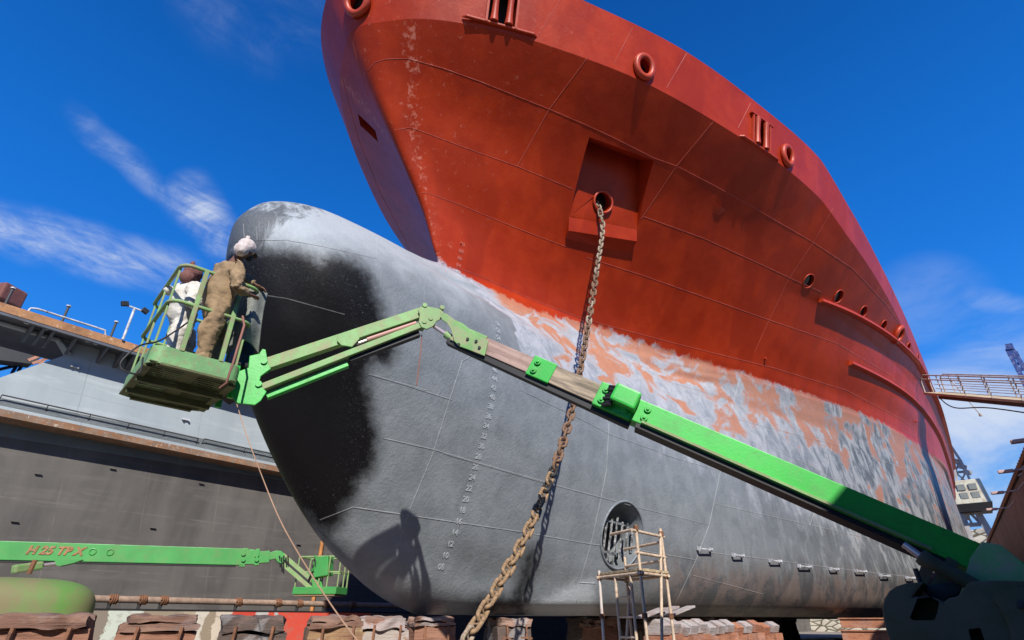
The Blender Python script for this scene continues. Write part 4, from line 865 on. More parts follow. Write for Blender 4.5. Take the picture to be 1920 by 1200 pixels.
def person(label, J, top, wrap, bag=None):
    root = thing('person', label, 'person', J['base'], 'workers standing in the work basket')
    hip, chest, neck, head = J['hip'], J['chest'], J['neck'], J['head']; f = J['face'].normalized(); side = Vector((0, 0, 1)).cross(f).normalized()   # side: the person's left
    n_ = {'hip': (hip, .115)}; e = []; cn = {'hip': (hip, (.225, .20))}; ce = []
    n_['wst'] = ((hip * .5 + chest * .5), .105); n_['chest'] = (chest, .125); n_['neck'] = (neck, .055); n_['head'] = (head - Vector((0, 0, .02)), .075); n_['crown'] = (head + Vector((0, 0, .07)), .065)
    e += [('hip', 'wst'), ('wst', 'chest'), ('chest', 'neck'), ('neck', 'head'), ('head', 'crown')]
    cn['wst'] = (hip * .45 + chest * .55, (.22, .20)); cn['chest'] = (chest, (.25, .215)); cn['neck'] = (neck - Vector((0, 0, .03)), .085); ce += [('hip', 'wst'), ('wst', 'chest'), ('chest', 'neck')]
    for s_, nm in ((1, 'l'), (-1, 'r')):
        sh = chest + side * .17 * s_ + Vector((0, 0, .08)); el, ha = J['elbow_' + nm], J['hand_' + nm]; kn, ft = J['knee_' + nm], J['foot_' + nm]; th = hip + side * .09 * s_ - Vector((0, 0, .08))
        n_['sh' + nm] = (sh, .06); n_['el' + nm] = (el, .042); n_['wr' + nm] = (ha, .028)
        e += [('chest', 'sh' + nm), ('sh' + nm, 'el' + nm), ('el' + nm, 'wr' + nm)]
        hd_ = (ha - el).normalized(); dn = (hd_ + Vector((0, 0, -.6))).normalized(); across = hd_.cross(Vector((0, 0, 1))).normalized(); palm = ha + hd_ * .055
        n_['pa' + nm] = (palm, (.036, .02)); e.append(('wr' + nm, 'pa' + nm))
        for q in range(4):
            b0 = palm + hd_ * .03 + across * (q - 1.5) * .021; l_ = (.034, .042, .039, .03)[q]
            n_['f%d%s' % (q, nm)] = (b0, .0105); n_['g%d%s' % (q, nm)] = (b0 + hd_ * l_, .0095); n_['h%d%s' % (q, nm)] = (b0 + hd_ * l_ + dn * l_, .008)
            e += [('pa' + nm, 'f%d%s' % (q, nm)), ('f%d%s' % (q, nm), 'g%d%s' % (q, nm)), ('g%d%s' % (q, nm), 'h%d%s' % (q, nm))]
        t0 = ha + hd_ * .03 + across * .03 * s_; n_['t0' + nm] = (t0, .012); n_['t1' + nm] = (t0 + hd_ * .03 + across * .02 * s_ + dn * .015, .010); e += [('wr' + nm, 't0' + nm), ('t0' + nm, 't1' + nm)]
        n_['th' + nm] = (th, .085); n_['kn' + nm] = (kn, .058); n_['an' + nm] = (ft + Vector((0, 0, .10)), .04); n_['to' + nm] = (ft + f * .12 + Vector((0, 0, .04)), .035)
        e += [('hip', 'th' + nm), ('th' + nm, 'kn' + nm), ('kn' + nm, 'an' + nm), ('an' + nm, 'to' + nm)]
        cn['sh' + nm] = (sh, .10); cn['el' + nm] = (el, .078); cn['wr' + nm] = (ha - hd_ * .02, .058); cn['th' + nm] = (th, .135); cn['kn' + nm] = (kn, .13); cn['an' + nm] = (ft + Vector((0, 0, .12)), .105)
        cn['mk' + nm] = ((th + kn) / 2, .15); cn['ms' + nm] = ((kn + ft) / 2 + Vector((0, 0, .06)), .10); cn['me' + nm] = ((sh + el) / 2, .092)
        ce += [('chest', 'sh' + nm), ('sh' + nm, 'me' + nm), ('me' + nm, 'el' + nm), ('el' + nm, 'wr' + nm), ('hip', 'th' + nm), ('th' + nm, 'mk' + nm), ('mk' + nm, 'kn' + nm), ('kn' + nm, 'ms' + nm), ('ms' + nm, 'an' + nm)]
        fm = MB(); fr_ = rot_to(f); vs, fs = superbox(ft + f * .06 + Vector((0, 0, .055)), (.29, .11, .11), fr_, .55, 20, 12); fm.add(vs, fs); fm.build('boot', M_BOOT, root, smooth=60)
    skin_obj('body', n_, e, M_SKIN, root, 2)
    skin_obj('coverall', cn, ce, top, root, 2, .026, .11)
    hr = rot_to(J.get('look', f))
    def facewarp(l): 
        k = 1.0 + (.10 if (l.x > .93 and -.25 < l.z < .15) else 0) - (.06 if l.z < -.5 else 0); return Vector((l.x * k, l.y * (1 - .12 * max(0, -l.z)), l.z))
    hd_ = blob('face', head, (.098, .078, .118), hr, M_SKIN, root, 0, seg=40, warp=facewarp)
    for s_ in (-1, 1):
        blob('eye', head + hr @ Vector((.088, .032 * s_, .012)), (.012, .014, .009), hr, M_STEELW, hd_, seg=12)
        blob('ear', head + hr @ Vector((0, .078 * s_, 0)), (.022, .010, .03), hr, M_SKIN, hd_, seg=12)
    blob('respirator', head + hr @ Vector((.10, 0, -.055)), (.045, .042, .04), hr, M_BLK, root, .1, seg=20)
    w_ = blob('head_wrap', head + hr @ Vector((-.012, 0, .038)), (.118, .105, .106), hr, wrap, root, .055, seg=48)
    blob('wrap_fold', head + hr @ Vector((-.06, 0, -.07)), (.085, .092, .095), hr, wrap, w_, .08, seg=32)
    blob('wrap_knot', head + hr @ Vector((-.07, 0, .15)), (.03, .025, .035), hr, wrap, w_, .3, seg=16)
    if wrap is M_WRAPW: blob('cap_peak', head + hr @ Vector((.125, 0, .04)), (.06, .06, .012), hr, M_BOOT, w_, 0, seg=20)
    return root
def PZ(px, z, hor, py=1185): cx, cy, _ = ray(px, py); return Vector((cx * hor, cy * hor, z))
fz = FZ + .02
w1 = person('person in stained brown coveralls and white head wrap leaning towards the bulb',
    dict(base=PZ(378, fz, 7.1, 690), hip=P(406, 568, hor=6.98), chest=P(424, 512, hor=6.88), neck=P(445, 484, hor=6.78), head=P(462, 468, hor=6.72), face=Vector((.75, .35, 0)), look=Vector((.8, .35, -.25)),
         elbow_r=P(442, 540, hor=6.62), hand_r=P(468, 552, hor=6.78), elbow_l=P(456, 522, hor=7.05), hand_l=P(480, 535, hor=7.02),
         knee_r=P(392, 622, hor=7.0), foot_r=PZ(372, fz, 7.05, 700), knee_l=P(412, 618, hor=7.25), foot_l=PZ(404, fz, 7.4, 690)), M_BROWN, M_WRAPW)
w2 = person('person in stained white coveralls and maroon head wrap standing at the left of the basket',
    dict(base=PZ(325, fz, 7.6, 690), hip=P(344, 592, hor=7.5), chest=P(347, 548, hor=7.45), neck=P(354, 528, hor=7.42), head=P(362, 517, hor=7.4), face=Vector((.8, .15, 0)), look=Vector((.85, .2, -.1)),
         elbow_r=P(356, 572, hor=7.2), hand_r=P(383, 578, hor=7.3), elbow_l=P(372, 560, hor=7.65), hand_l=P(392, 572, hor=7.6),
         knee_r=P(331, 640, hor=7.45), foot_r=PZ(318, fz, 7.5, 700), knee_l=P(352, 638, hor=7.7), foot_l=PZ(342, fz, 7.8, 690)), M_WHT, M_WRAPB)
blob('shoulder_bag', P(318, 545, hor=7.5), (.055, .07, .055), I3, M_WHT, w2, .25)
# ================================================================== ANCHOR CHAIN
M_CHAIN_T = mat_paint('chain_pale', (.40, .33, .24), .75, .2, (.16, .09, .05), .7, 9, .004, lo=.4, hi=.6, dirt2=(.55, .46, .36))
M_CHAIN_M = mat_paint('chain_rust', (.23, .13, .075), .85, .25, (.09, .055, .04), .8, 9, .006, lo=.42, hi=.6, dirt2=(.36, .24, .15))
M_CHAIN_O = mat_paint('chain_orange_rust', (.34, .22, .12), .85, .2, (.15, .10, .06), .8, 8, .008, lo=.4, hi=.6, dirt2=(.42, .24, .08))
M_CHAIN_B = mat_paint('chain_black_mark', (.02, .018, .016), .6, .2, bump=0)
cpx = [(1131,378,None),(1130,430,None),(1120,500,None),(1106,590,None),(1087,700,None),(1071,775,None),(1047,855,None),(1012,945,None),(983,1010,None),(935,1098,None),(880,1190,None)]
top_p = hole_c - hup * .36 + bn * .13 - hax * .11; bot_p = P(885, 1190, hor=6.9)
# the chain hangs in the upright plane through both ends; each image point is met with that plane
cn_ = (bot_p - top_p).cross(Vector((0, 0, 1))).normalized()
cpts = [hole_c + hole_dir * .35 - hax * .08, hole_c - hup * .2 + bn * .02 - hax * .10, top_p] + [plane_pt(x, y, top_p, cn_) for x, y, _ in cpx[1:]] 
low_dir = (cpts[-1] - cpts[-2]).normalized(); cpts += [cpts[-1] + low_dir * .8, cpts[-1] + low_dir * 1.5]; cpts = [p if p.z > .1 else Vector((p.x, p.y, .1)) for p in cpts]
path = smooth_path(cpts, 24); acc = [0]
for a, b_ in zip(path[:-1], path[1:]): acc.append(acc[-1] + (b_ - a).length)
PITCHL = .205; DW = .050
def link_mesh(name, mat):
    mb = MB(); L2 = PITCHL / 2 + DW * .5; hw = DW * 1.28; pts = []      # stadium centre line
    for i in range(40):
        a = 2 * math.pi * i / 40; x = math.cos(a); y = math.sin(a); sx = (L2 - hw); pts.append(Vector(((sx if x > 0 else -sx) * min(1, abs(x) * 3.2) + hw * x, hw * y, 0)))
    mb.tube(pts, DW * .5, 10, closed=True); mb.tube([(0, -hw, 0), (0, -hw * .5, 0), (0, 0, 0), (0, hw * .5, 0), (0, hw, 0)], [DW * .42, DW * .3, DW * .26, DW * .3, DW * .42], 8)
    me = bpy.data.meshes.new(name); me.from_pydata(mb.v, [], mb.f); me.materials.append(mat); me.polygons.foreach_set('use_smooth', [True] * len(me.polygons)); return me
lm = {k: link_mesh('link', v) for k, v in dict(t=M_CHAIN_T, m=M_CHAIN_M, o=M_CHAIN_O, b=M_CHAIN_B).items()}
chain = thing('anchor_chain', 'heavy rusty anchor chain hanging from the hawse hole to the dock floor', 'chain', (cpts[-1].x, cpts[-1].y, 0))
total = acc[-1]; nl = int(total / PITCHL); rc = random.Random(8)
for i in range(nl):
    s_ = (i + .5) * PITCHL; k = max(j for j in range(len(acc)) if acc[j] <= s_); k = min(k, len(path) - 2); f_ = (s_ - acc[k]) / max(1e-6, acc[k+1] - acc[k]); p = path[k].lerp(path[k+1], f_)
    k2 = min(k + 4, len(path) - 1); k1 = max(k - 4, 0); d_ = (path[k2] - path[k1]).normalized()
    fr_ = s_ / total; o = bpy.data.objects.new('link', lm['t' if fr_ < .20 else ('t' if fr_ < .42 and rc.random() < .25 else ('m' if fr_ < .68 else ('b' if .685 < fr_ < .70 or .705 < fr_ < .722 else ('o' if fr_ < .9 or rc.random() < .3 else 't'))))]); COL.objects.link(o)
    tw_ = 1.15 + .9 * math.sin(i * .13) + rc.uniform(-.12, .12)
    m3 = rot_to(d_) @ Matrix.Rotation((math.pi / 2) * (i % 2) + tw_, 3, 'X') @ Matrix.Rotation(rc.uniform(-.06, .06), 3, 'Z')
    sc_ = 1.0
    mwl = Matrix.Translation(p) @ m3.to_4x4() @ Matrix.Diagonal((sc_, sc_, sc_, 1)); adopt(o, chain); o.matrix_basis = mwl
# ================================================================== SCAFFOLD TOWER AT THE THRUSTER
M_TUBE = mat_paint('scaffold_tan', (.60, .47, .34), .7, .15, (.30, .15, .10), .6, 6, .002)
M_TUBEW = mat_paint('scaffold_white', (.60, .56, .52), .6, .1, (.42, .16, .10), .6, 5, .002)
M_PLANK = mat_paint('scaffold_plank', (.42, .33, .20), .9, .25, (.12, .08, .06), .7, 7, .01, dirt2=(.60, .55, .48))
sc = thing('scaffold_tower', 'small tan tube scaffold with a short ladder in front of the thruster tunnel', 'scaffold', (PZ(1190, 0, 9.6)))
A_ = PZ(1212, 0, 9.0); B_ = PZ(1262, 0, 9.75); C_ = PZ(1131, 0, 9.9); D_ = PZ(1184, 0, 10.7)   # feet of the four standards
def at_z(v, z): return Vector((v.x, v.y, z))
zt = {k: P(x, y, hor=h_).z for k, (x, y, h_) in dict(A=(1178, 985, 9.0), B=(1241, 1000, 9.75), C=(1119, 1070, 9.9)).items()}
pz = P(1190, 1078, hor=9.4).z
def pole(a, b_, mat=M_TUBE, name='scaffold_tube', r=.023): mb = MB(); mb.tube([a, b_], r, 10); return mb.build(name, mat, sc, smooth=40)
for v, z, mt in ((A_, zt['A'], M_TUBE), (B_, zt['B'], M_TUBE), (C_, zt['C'], M_TUBEW), (D_, zt['B'] - .25, M_TUBE)):
    st = pole(at_z(v, 0), at_z(v, z), mt, 'standard')
    for z2 in (pz, pz - .55, pz - 1.1, pz + .62):
        if z2 < z: m2 = MB(); m2.tube([at_z(v, z2 - .035), at_z(v, z2 + .035)], .04, 10); m2.build('coupler', M_RUST, st)
z1 = P(1215, 1000, hor=9.3).z; z2_ = P(1215, 1040, hor=9.3).z
ac = (C_ - A_); ab = (B_ - A_)
pole(at_z(A_ - ab * .15, z1), at_z(B_ + ab * .1, z1)); pole(at_z(A_ - ab * .1, z2_), at_z(B_ + ab * .05, z2_)); pole(at_z(A_, z1 + .03), at_z(A_ + ac * .62, z1 + .03)); pole(at_z(B_, z1 - .08), at_z(D_, z1 - .08)); pole(at_z(B_, z2_ - .05), at_z(D_, z2_ - .05))
for a, b_ in ((A_, B_), (A_, C_), (B_, D_), (C_, D_)):
    d_ = (b_ - a) * .06; pole(at_z(a - d_, pz), at_z(b_ + d_, pz)); pole(at_z(a - d_, .35), at_z(b_ + d_, .35)); pole(at_z(a, pz - 1.15), at_z(b_, pz - 1.15))
pole(at_z(A_ + ab * .12, .1), at_z(B_, z1 + .12)); pole(at_z(C_.lerp(D_, .3), .1), at_z(D_ + Vector((.1, 0, 0)), pz - .05))
for k in range(4):
    mb = MB(); a = at_z(C_.lerp(A_, .02 + .0) , pz + .045); e1 = C_.lerp(D_, (k + .5) / 4.0); e0 = A_.lerp(B_, (k + .5) / 4.0); mb.beam(at_z(e0, pz + .05), at_z(e1, pz + .05), .215, .035); mb.build('plank', M_PLANK, sc, bevel=.004)
lad = MB(); l0 = A_.lerp(C_, .35) - Vector((.06, .12, 0)); l1 = A_.lerp(C_, .72) - Vector((.06, .12, 0)); top_z = pz - .02
for v in (l0, l1): lad.tube([at_z(v, 0), at_z(v, top_z)], .022, 8)
ld = lad.build('ladder', M_TUBE, sc, smooth=40)
for k in range(8):
    z = .18 + k * .26
    if z < top_z: m2 = MB(); m2.tube([at_z(l0, z), at_z(l1, z)], .015, 8); m2.build('rung', M_TUBE, ld)
# ================================================================== KEEL AND SIDE BLOCKS
def mat_block(name, c1, c2, c3, white=0.0):
    m_ = bpy.data.materials.new(name); m_.use_nodes = True; t = NT(m_.node_tree); b = t.n['Principled BSDF']; tc = t.new('ShaderNodeTexCoord').outputs['Object']
    n1 = t.noise(t.map(tc, (1, 1, 2.2)), 2.2, 9, .68, .6); n2 = t.noise(t.map(tc, (.35, .35, 5)), 6, 7, .7, .3); n3 = t.noise(tc, 1.1, 5, .6, .8)
    c = t.mix(t.ss(n1, .35, .65), c1, c2); c = t.mix(t.m('MULTIPLY', t.ss(n2, .5, .7), .7), c, c3); c = t.mix(t.m('MULTIPLY', t.ss(n3, .53, .58), white), c, (.5, .5, .5))
    t.l.new(c, b.inputs['Base Color']); b.inputs['Roughness'].default_value = .95
    bp = t.new('ShaderNodeBump', {'Strength': 1, 'Distance': .03, 'Height': t.m('ADD', n1, t.m('MULTIPLY', n2, .6))}); t.l.new(bp.outputs[0], b.inputs['Normal']); return m_
M_BLOCK = mat_block('block_brown', (.25, .115, .07), (.33, .17, .11), (.10, .05, .035)); M_BLOCKG = mat_block('block_tan', (.34, .22, .11), (.24, .12, .07), (.12, .07, .05), .5)
M_TIMB = mat_block('block_timber', (.19, .10, .07), (.28, .17, .12), (.06, .035, .03), .10); M_BLOCKD = mat_block('block_shaded', (.09, .07, .06), (.15, .10, .08), (.03, .025, .02), .3)  # the dark block mix has its shade put into the colour
M_WOOD2 = mat_block('timber_white', (.26, .13, .085), (.33, .22, .17), (.10, .05, .035), .45)
def rough_box(name, c, size, rot, mat, parent, amp=.03, seed=0, taper=1.0, div=9, fs=3.0):
    c = Vector(c); vs = []; idx = {}; fcs = []
    def vid(i, j, k):
        if (i, j, k) in idx: return idx[(i, j, k)]
        x, y, z = i / div - .5, j / div - .5, k / div - .5; tp = 1 + (taper - 1) * (z + .5); l = Vector((x * size[0] * tp, y * size[1] * tp, z * size[2]))
        q = l * fs + Vector((seed * 3.1, seed, seed * 1.7)); l += Vector((noise.noise(q), noise.noise(q + Vector((9, 0, 0))), noise.noise(q + Vector((0, 9, 0))) * .8)) * amp
        idx[(i, j, k)] = len(vs); vs.append(c + rot @ l); return idx[(i, j, k)]
    for a in range(div):
        for b_ in range(div):
            for k, flip in ((0, 1), (div, 0)):
                for ax in range(3):
                    q = [(a, b_), (a + 1, b_), (a + 1, b_ + 1), (a, b_ + 1)]; 
                    f = [vid(*{0: (k, u, v), 1: (u, k, v), 2: (u, v, k)}[ax]) for u, v in q]; fcs.append(tuple(f))
    mb = MB(); mb.add(vs, fcs); return mb.build(name, mat, parent, smooth=38)
rb_ = random.Random(11)
def keel_block(x, y, rot, label, mat, capm, w_=1.05, top=1.72, seed=0, rods=True, d_=1.0, group='keel blocks in the row ahead of and under the bulb', lean=0):
    t_ = thing('keel_block', label, 'keel block', (x, y, 0), group); M3 = Matrix.Rotation(rot, 3, 'Z')
    ch_ = .13 + .09 * ((seed * 37) % 5) / 5
    rough_box('block_base', (x, y, (top - ch_) / 2), (w_ * 1.12, d_, top - ch_), M3, mat, t_, .05, seed, .80)
    n_c = 1 + seed % 2
    for k in range(n_c):
        hh = ch_ / n_c; rough_box('timber_cap', Vector((x, y, top - ch_ + hh * (k + .5))) + M3 @ Vector((rb_.uniform(-.04, .04), 0, 0)), (w_ * (.86 - .05 * k), d_ * .9, hh * .96), M3, capm, t_, .085, seed + 5 + k, 1, 14, 4.2)
    if rods:
        for q in (-.28, .22):
            mb = MB(); p0 = Vector((x, y, 0)) + M3 @ Vector((w_ * q, -d_ * .5, 0)); mb.beam(p0 + Vector((0, 0, .9)) + M3 @ Vector((0, -.08, 0)), p0 + Vector((0, 0, top - .12)) + M3 @ Vector((.05, .03, 0)), .035, .035); mb.beam(p0 + M3 @ Vector((-.12, -.08, 1.38)), p0 + M3 @ Vector((.14, -.06, 1.36)), .03, .03); mb.build('tie_rod', M_RUST, t_)
    return t_
vr = HEAD - R(90)
def row(px, y=8.45): p = P(px, 1160, y=y); return p.x, p.y
specs = [(92, M_BLOCK, M_TIMB, 'reddish brown block with thick splintered timber cap, farthest left of the row', 1.05), (300, M_BLOCK, M_TIMB, 'reddish block with layered cracked timber, between the leftmost block and the shaded dark block', 1.0),
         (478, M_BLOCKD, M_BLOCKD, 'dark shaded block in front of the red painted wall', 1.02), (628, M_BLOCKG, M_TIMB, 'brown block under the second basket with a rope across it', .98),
         (716, M_BLOCKG, M_WOOD2, 'tan block with dark rods left of the bulb tip shadow', .95), (806, M_BLOCK, M_WOOD2, 'reddish block with whitish splintered top under the front of the bulb', .95),
         (952, M_BLOCKD, M_WOOD2, 'grey capped block right behind the hanging anchor chain', .95), (1125, M_BLOCK, M_WOOD2, 'orange brown block with white paint on top behind the scaffold foot', .9)]
for i, (px, m_, cm_, lb, w_) in enumerate(specs):
    x, y = row(px); keel_block(x, y, R(-22) if i < 2 else R(-30), lb, m_, cm_, w_ * .93, 1.745 if i < 5 else 1.73, i, True)
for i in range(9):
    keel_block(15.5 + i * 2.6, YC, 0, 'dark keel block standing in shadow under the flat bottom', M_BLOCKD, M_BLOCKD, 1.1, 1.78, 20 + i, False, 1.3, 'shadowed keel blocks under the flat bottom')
M_ORNG = mat_block('side_block_orange', (.46, .20, .11), (.34, .14, .08), (.18, .08, .05), .1); M_CAPW = mat_block('side_block_cap', (.44, .42, .42), (.33, .27, .25), (.38, .17, .10), .35)
sb0 = PZ(1236, 0, 11.6); sb1 = PZ(1438, 0, 18.5); NSB = 13
ordn = ['first', 'second', 'third', 'fourth', 'fifth', 'sixth', 'seventh', 'eighth', 'ninth', 'tenth', 'eleventh', 'twelfth', 'thirteenth']
for i in range(NSB):
    px = 1236 + (1445 - 1236) * i / (NSB - 1); hor = 1 / (1 / 11.3 + (1 / 17.5 - 1 / 11.3) * i / (NSB - 1)); p = PZ(px, 0, hor); fr3 = fwd_rot(px) @ Matrix.Rotation(R(-24), 3, 'Z')
    t_ = thing('side_block', '%s whitish capped orange side block counting from the scaffold' % ordn[i], 'side block', p, 'slanting side blocks under the hull'); tz = 1.72 - .05 * (i / NSB) + .03 * math.sin(i * 2.1)
    mb = MB(); mb.prism([(-.17, 0), (.13, 0), (.19, .15), (.02, .25), (-.19, .17)], p + Vector((0, 0, tz - .25)), fr3 @ Vector((1, 0, 0)), (0, 0, 1), .34); mb.build('wedge', M_CAPW if i < 8 or i % 3 == 0 else M_ORNG, t_, bevel=.012)
    rough_box('block_body', p + Vector((0, 0, tz - .45)), (.42, .40, .38), fr3, M_ORNG, t_, .02, i, 1, 5)
    for q in (-.13, .12):
        mb = MB(); mb.beam(p + fr3 @ Vector((q * 1.8, -.1, 0)), p + fr3 @ Vector((q, 0, 0)) + Vector((0, 0, tz - .70)), .11, .09, Vector((1, 0, 0))); mb.build('leg', M_ORNG, t_, bevel=.006)
    mb = MB(); mb.disc(p + fr3 @ Vector((.05, -.205, 0)) + Vector((0, 0, tz - .42)), fr3 @ Vector((0, 1, 0)), .025, .03, 10); mb.build('bolt_hole', M_BLK, t_)
pl_lab = ['nearest loose whitish plank lying on the side blocks', 'middle loose whitish plank lying on the side blocks', 'farthest loose whitish plank lying on the side blocks']
for i, (px, py, h_) in enumerate(((1222, 1150, 10.9), (1246, 1147, 11.3), (1276, 1146, 11.9))):
    a = P(px - 22, py + 8, hor=h_); b_ = P(px + 20, py - 9, hor=h_ + .5); mb = MB(); mb.beam(a, b_, .20, .035); tag(mb.build('loose_plank', M_CAPW, None, bevel=.005), pl_lab[i], 'plank', 'loose planks on the side blocks')
# orange trestle far under the hull
tp = PZ(1632, 0, 24.0); fr3 = fwd_rot(1632); tr_ = thing('steel_trestle', 'low orange steel trestle on the floor left of the lift counterweight', 'trestle', tp); tz = 1.72
for k, (z, w_, h_) in enumerate(((tz - .12, 1.7, .26), (tz - .5, 1.8, .30))):
    mb = MB(); mb.box(tp + Vector((.3, 0, z)), (w_, .5, h_), fr3); mb.box(tp + Vector((.3, 0, z + h_ / 2 + .02)), (w_ + .1, .6, .04), fr3); mb.build('beam', M_ORNG, tr_, bevel=.01)
for q in (-.62, -.35, .3, .6): mb = MB(); mb.beam(tp + fr3 @ Vector((q * 1.2, 0, 0)), tp + fr3 @ Vector((q, 0, 0)) + Vector((0, 0, tz - .66)), .2, .12, Vector((1, 0, 0))); mb.build('leg', M_ORNG, tr_, bevel=.008)
# ================================================================== THE DOCK
M_CONC = mat_paint('dock_concrete', (.30, .265, .22), .92, .15, (.16, .13, .10), .6, .8, .02, dirt2=(.42, .33, .22))
me = bpy.data.meshes.new('dock_floor'); S_ = 260; bm = bmesh.new()
vv = [bm.verts.new(p) for p in ((-60, -40, 0), (400, -40, 0), (400, 60, 0), (-60, 60, 0))]; bm.faces.new(vv); bm.to_mesh(me); bm.free(); me.materials.append(M_CONC)
fl_ = bpy.data.objects.new('dock_floor', me); COL.objects.link(fl_); tag(fl_, kind='structure')
me = bpy.data.meshes.new('ground'); bm = bmesh.new(); bm.faces.new([bm.verts.new(p) for p in ((-1500, -1500, -.05), (1500, -1500, -.05), (1500, 1500, -.05), (-1500, 1500, -.05))]); bm.to_mesh(me); bm.free()
me.materials.append(mat_paint('quay_ground', (.22, .20, .17), .95, .2)); gr_ = bpy.data.objects.new('ground', me); COL.objects.link(gr_); tag(gr_, kind='structure')
# ---- left side wall
WO = Vector((5, 28, 0)); WD = Vector((math.cos(R(-1.8)), math.sin(R(-1.8)), 0)); WN = Vector((WD.y, -WD.x, 0))   # WN faces the dock
def WP(px, py, off=0.0): return plane_pt(px, py, WO + WN * off, WN)
def WS(px, py, off=0.0): p = WP(px, py, off) - WO; return p.dot(WD), p.z
def wpt(s_, z, off=0.0): return WO + WD * s_ + WN * off + Vector((0, 0, z))
def mat_wall(name, c1, c2, stain, line=(.3, .3, .3), rust=.5, sc=(1, 1), rough=.7, lw=.02, la=.5):
    m_ = bpy.data.materials.new(name); m_.use_nodes = True; t = NT(m_.node_tree); b = t.n['Principled BSDF']; tc = t.new('ShaderNodeTexCoord').outputs['Object']
    n1 = t.noise(t.map(tc, (.6, .6, .15)), 1.0, 8, .65, .4); n2 = t.noise(t.map(tc, (1, 1, .12), (3, 1, 2)), 1.3, 9, .72, .4); sp = t.new('ShaderNodeSeparateXYZ', {0: tc})
    c = t.mix(t.ss(n1, .3, .7), c1, c2); n3 = t.noise(t.map(tc, (.3, .3, 2.2), (2, 8, 1)), 1.2, 7, .6, .3); c = t.mix(t.m('MULTIPLY', t.ss(n3, .5, .68), .25), c, [min(1, x * 1.45) for x in c2])
    c = t.mix(t.m('MULTIPLY', t.ss(n2, .60, .74), rust), c, stain)
    lx_ = t.m('ABSOLUTE', t.m('SUBTRACT', t.m('FRACT', t.m('DIVIDE', t.m('ADD', sp.outputs[0], t.m('MULTIPLY', sp.outputs[2], sc[1] * .12)), 3.1 * sc[0])), .5)); lz_ = t.m('ABSOLUTE', t.m('SUBTRACT', t.m('FRACT', t.m('DIVIDE', sp.outputs[2], 2.3 * sc[1])), .5))
    gate = t.ss(t.noise(tc, .9, 4, .6), .42, .55)
    ln = t.m('MULTIPLY', t.m('MAXIMUM', t.m('LESS_THAN', lx_, lw / 3.1), t.m('LESS_THAN', lz_, lw / 2.3)), t.m('MULTIPLY', gate, la)); c = t.mix(ln, c, line)
    t.l.new(c, b.inputs['Base Color']); b.inputs['Roughness'].default_value = rough
    bp = t.new('ShaderNodeBump', {'Strength': .5, 'Distance': .04, 'Height': t.noise(t.map(tc, (.5, .5, .3)), 1.2, 5, .6)}); t.l.new(bp.outputs[0], b.inputs['Normal']); return m_
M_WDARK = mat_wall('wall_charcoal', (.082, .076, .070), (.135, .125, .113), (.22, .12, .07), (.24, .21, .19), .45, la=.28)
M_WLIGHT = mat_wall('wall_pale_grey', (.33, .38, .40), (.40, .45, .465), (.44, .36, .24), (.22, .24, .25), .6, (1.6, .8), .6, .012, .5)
M_LEDGE = mat_paint('rusty_ledge', (.24, .16, .11), .85, .25, (.30, .13, .05), .7, 1.2, .01, dirt2=(.55, .5, .42), lo=.42, hi=.6)
M_DECKE = mat_paint('rust_deck_edge', (.40, .20, .09), .85, .25, (.22, .10, .055), .7, .8, .01, dirt2=(.62, .44, .28))
S0 = -34; S1 = 150
sL, zL0 = WS(0, 780); _, zL1 = WS(530, 884); zled = (zL0 + zL1) / 2
wall = thing('dock_side_wall', 'long wall along the left with charcoal foot, rusty ledge and pale grey upper plating', 'dock wall', wpt(20, 0, -2))
def wbox(name, s0, s1, z0, z1, o0, o1, mat, par, bevel=0):
    mb = MB(); mb.add([wpt(s, z, o) for z in (z0, z1) for s, o in ((s0, o0), (s1, o0), (s1, o1), (s0, o1))], [(3, 2, 1, 0), (4, 5, 6, 7), (0, 1, 5, 4), (1, 2, 6, 5), (2, 3, 7, 6), (3, 0, 4, 7)]); return mb.build(name, mat, par, bevel=bevel)
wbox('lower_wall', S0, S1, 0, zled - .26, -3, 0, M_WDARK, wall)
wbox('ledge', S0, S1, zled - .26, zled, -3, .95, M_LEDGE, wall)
wbox('ledge_kerb', S0, S1, zled + .002, zled + .12, .80, .93, M_WLIGHT, wall)
sT, zT0 = WS(0, 563, 1.1); _, zT1 = WS(265, 652, 1.1); ztopw = (zT0 + zT1) / 2
# pale upper wall with the big slanted opening at the left
dgl = [WS(0, 708), (WS(160, 655))]
zu = ztopw - .302
u_pts = [(S0 - 0.0, zled + .001), (S1, zled + .001), (S1, zu), (WS(130, 660)[0], zu), (WS(112, 630)[0], zu), (WS(128, 664)[0], WS(128, 664)[1]), (dgl[0][0], dgl[0][1]), (dgl[0][0] - (dgl[1][0] - dgl[0][0]) * 1.1, dgl[0][1] - (dgl[1][1] - dgl[0][1]) * 1.1), (S0, dgl[0][1] - (dgl[1][1] - dgl[0][1]) * 1.1)]
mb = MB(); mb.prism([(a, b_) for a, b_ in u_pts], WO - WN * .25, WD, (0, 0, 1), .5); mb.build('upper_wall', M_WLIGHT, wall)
mb = MB(); f0 = WS(0, 606); f1 = WS(108, 640); dz_ = f0[1] - f1[1]
mb.prism([(S0, zu), (S0, f1[1] + .15), (f1[0], f1[1] + .1), (f1[0] + .55, WS(128, 664)[1]), (f1[0] + .9, WS(128, 664)[1]), (f1[0] + .9, zu)], WO - WN * .20, WD, (0, 0, 1), .36); mb.build('opening_frame', M_WLIGHT, wall)
mb = MB(); mb.tube([wpt(S0, f1[1] + .12, .04), wpt(f1[0], f1[1] + .07, .04), wpt(f1[0] + .58, WS(128, 664)[1], .04)], .09, 8); mb.build('frame_lip', M_WLIGHT, wall)
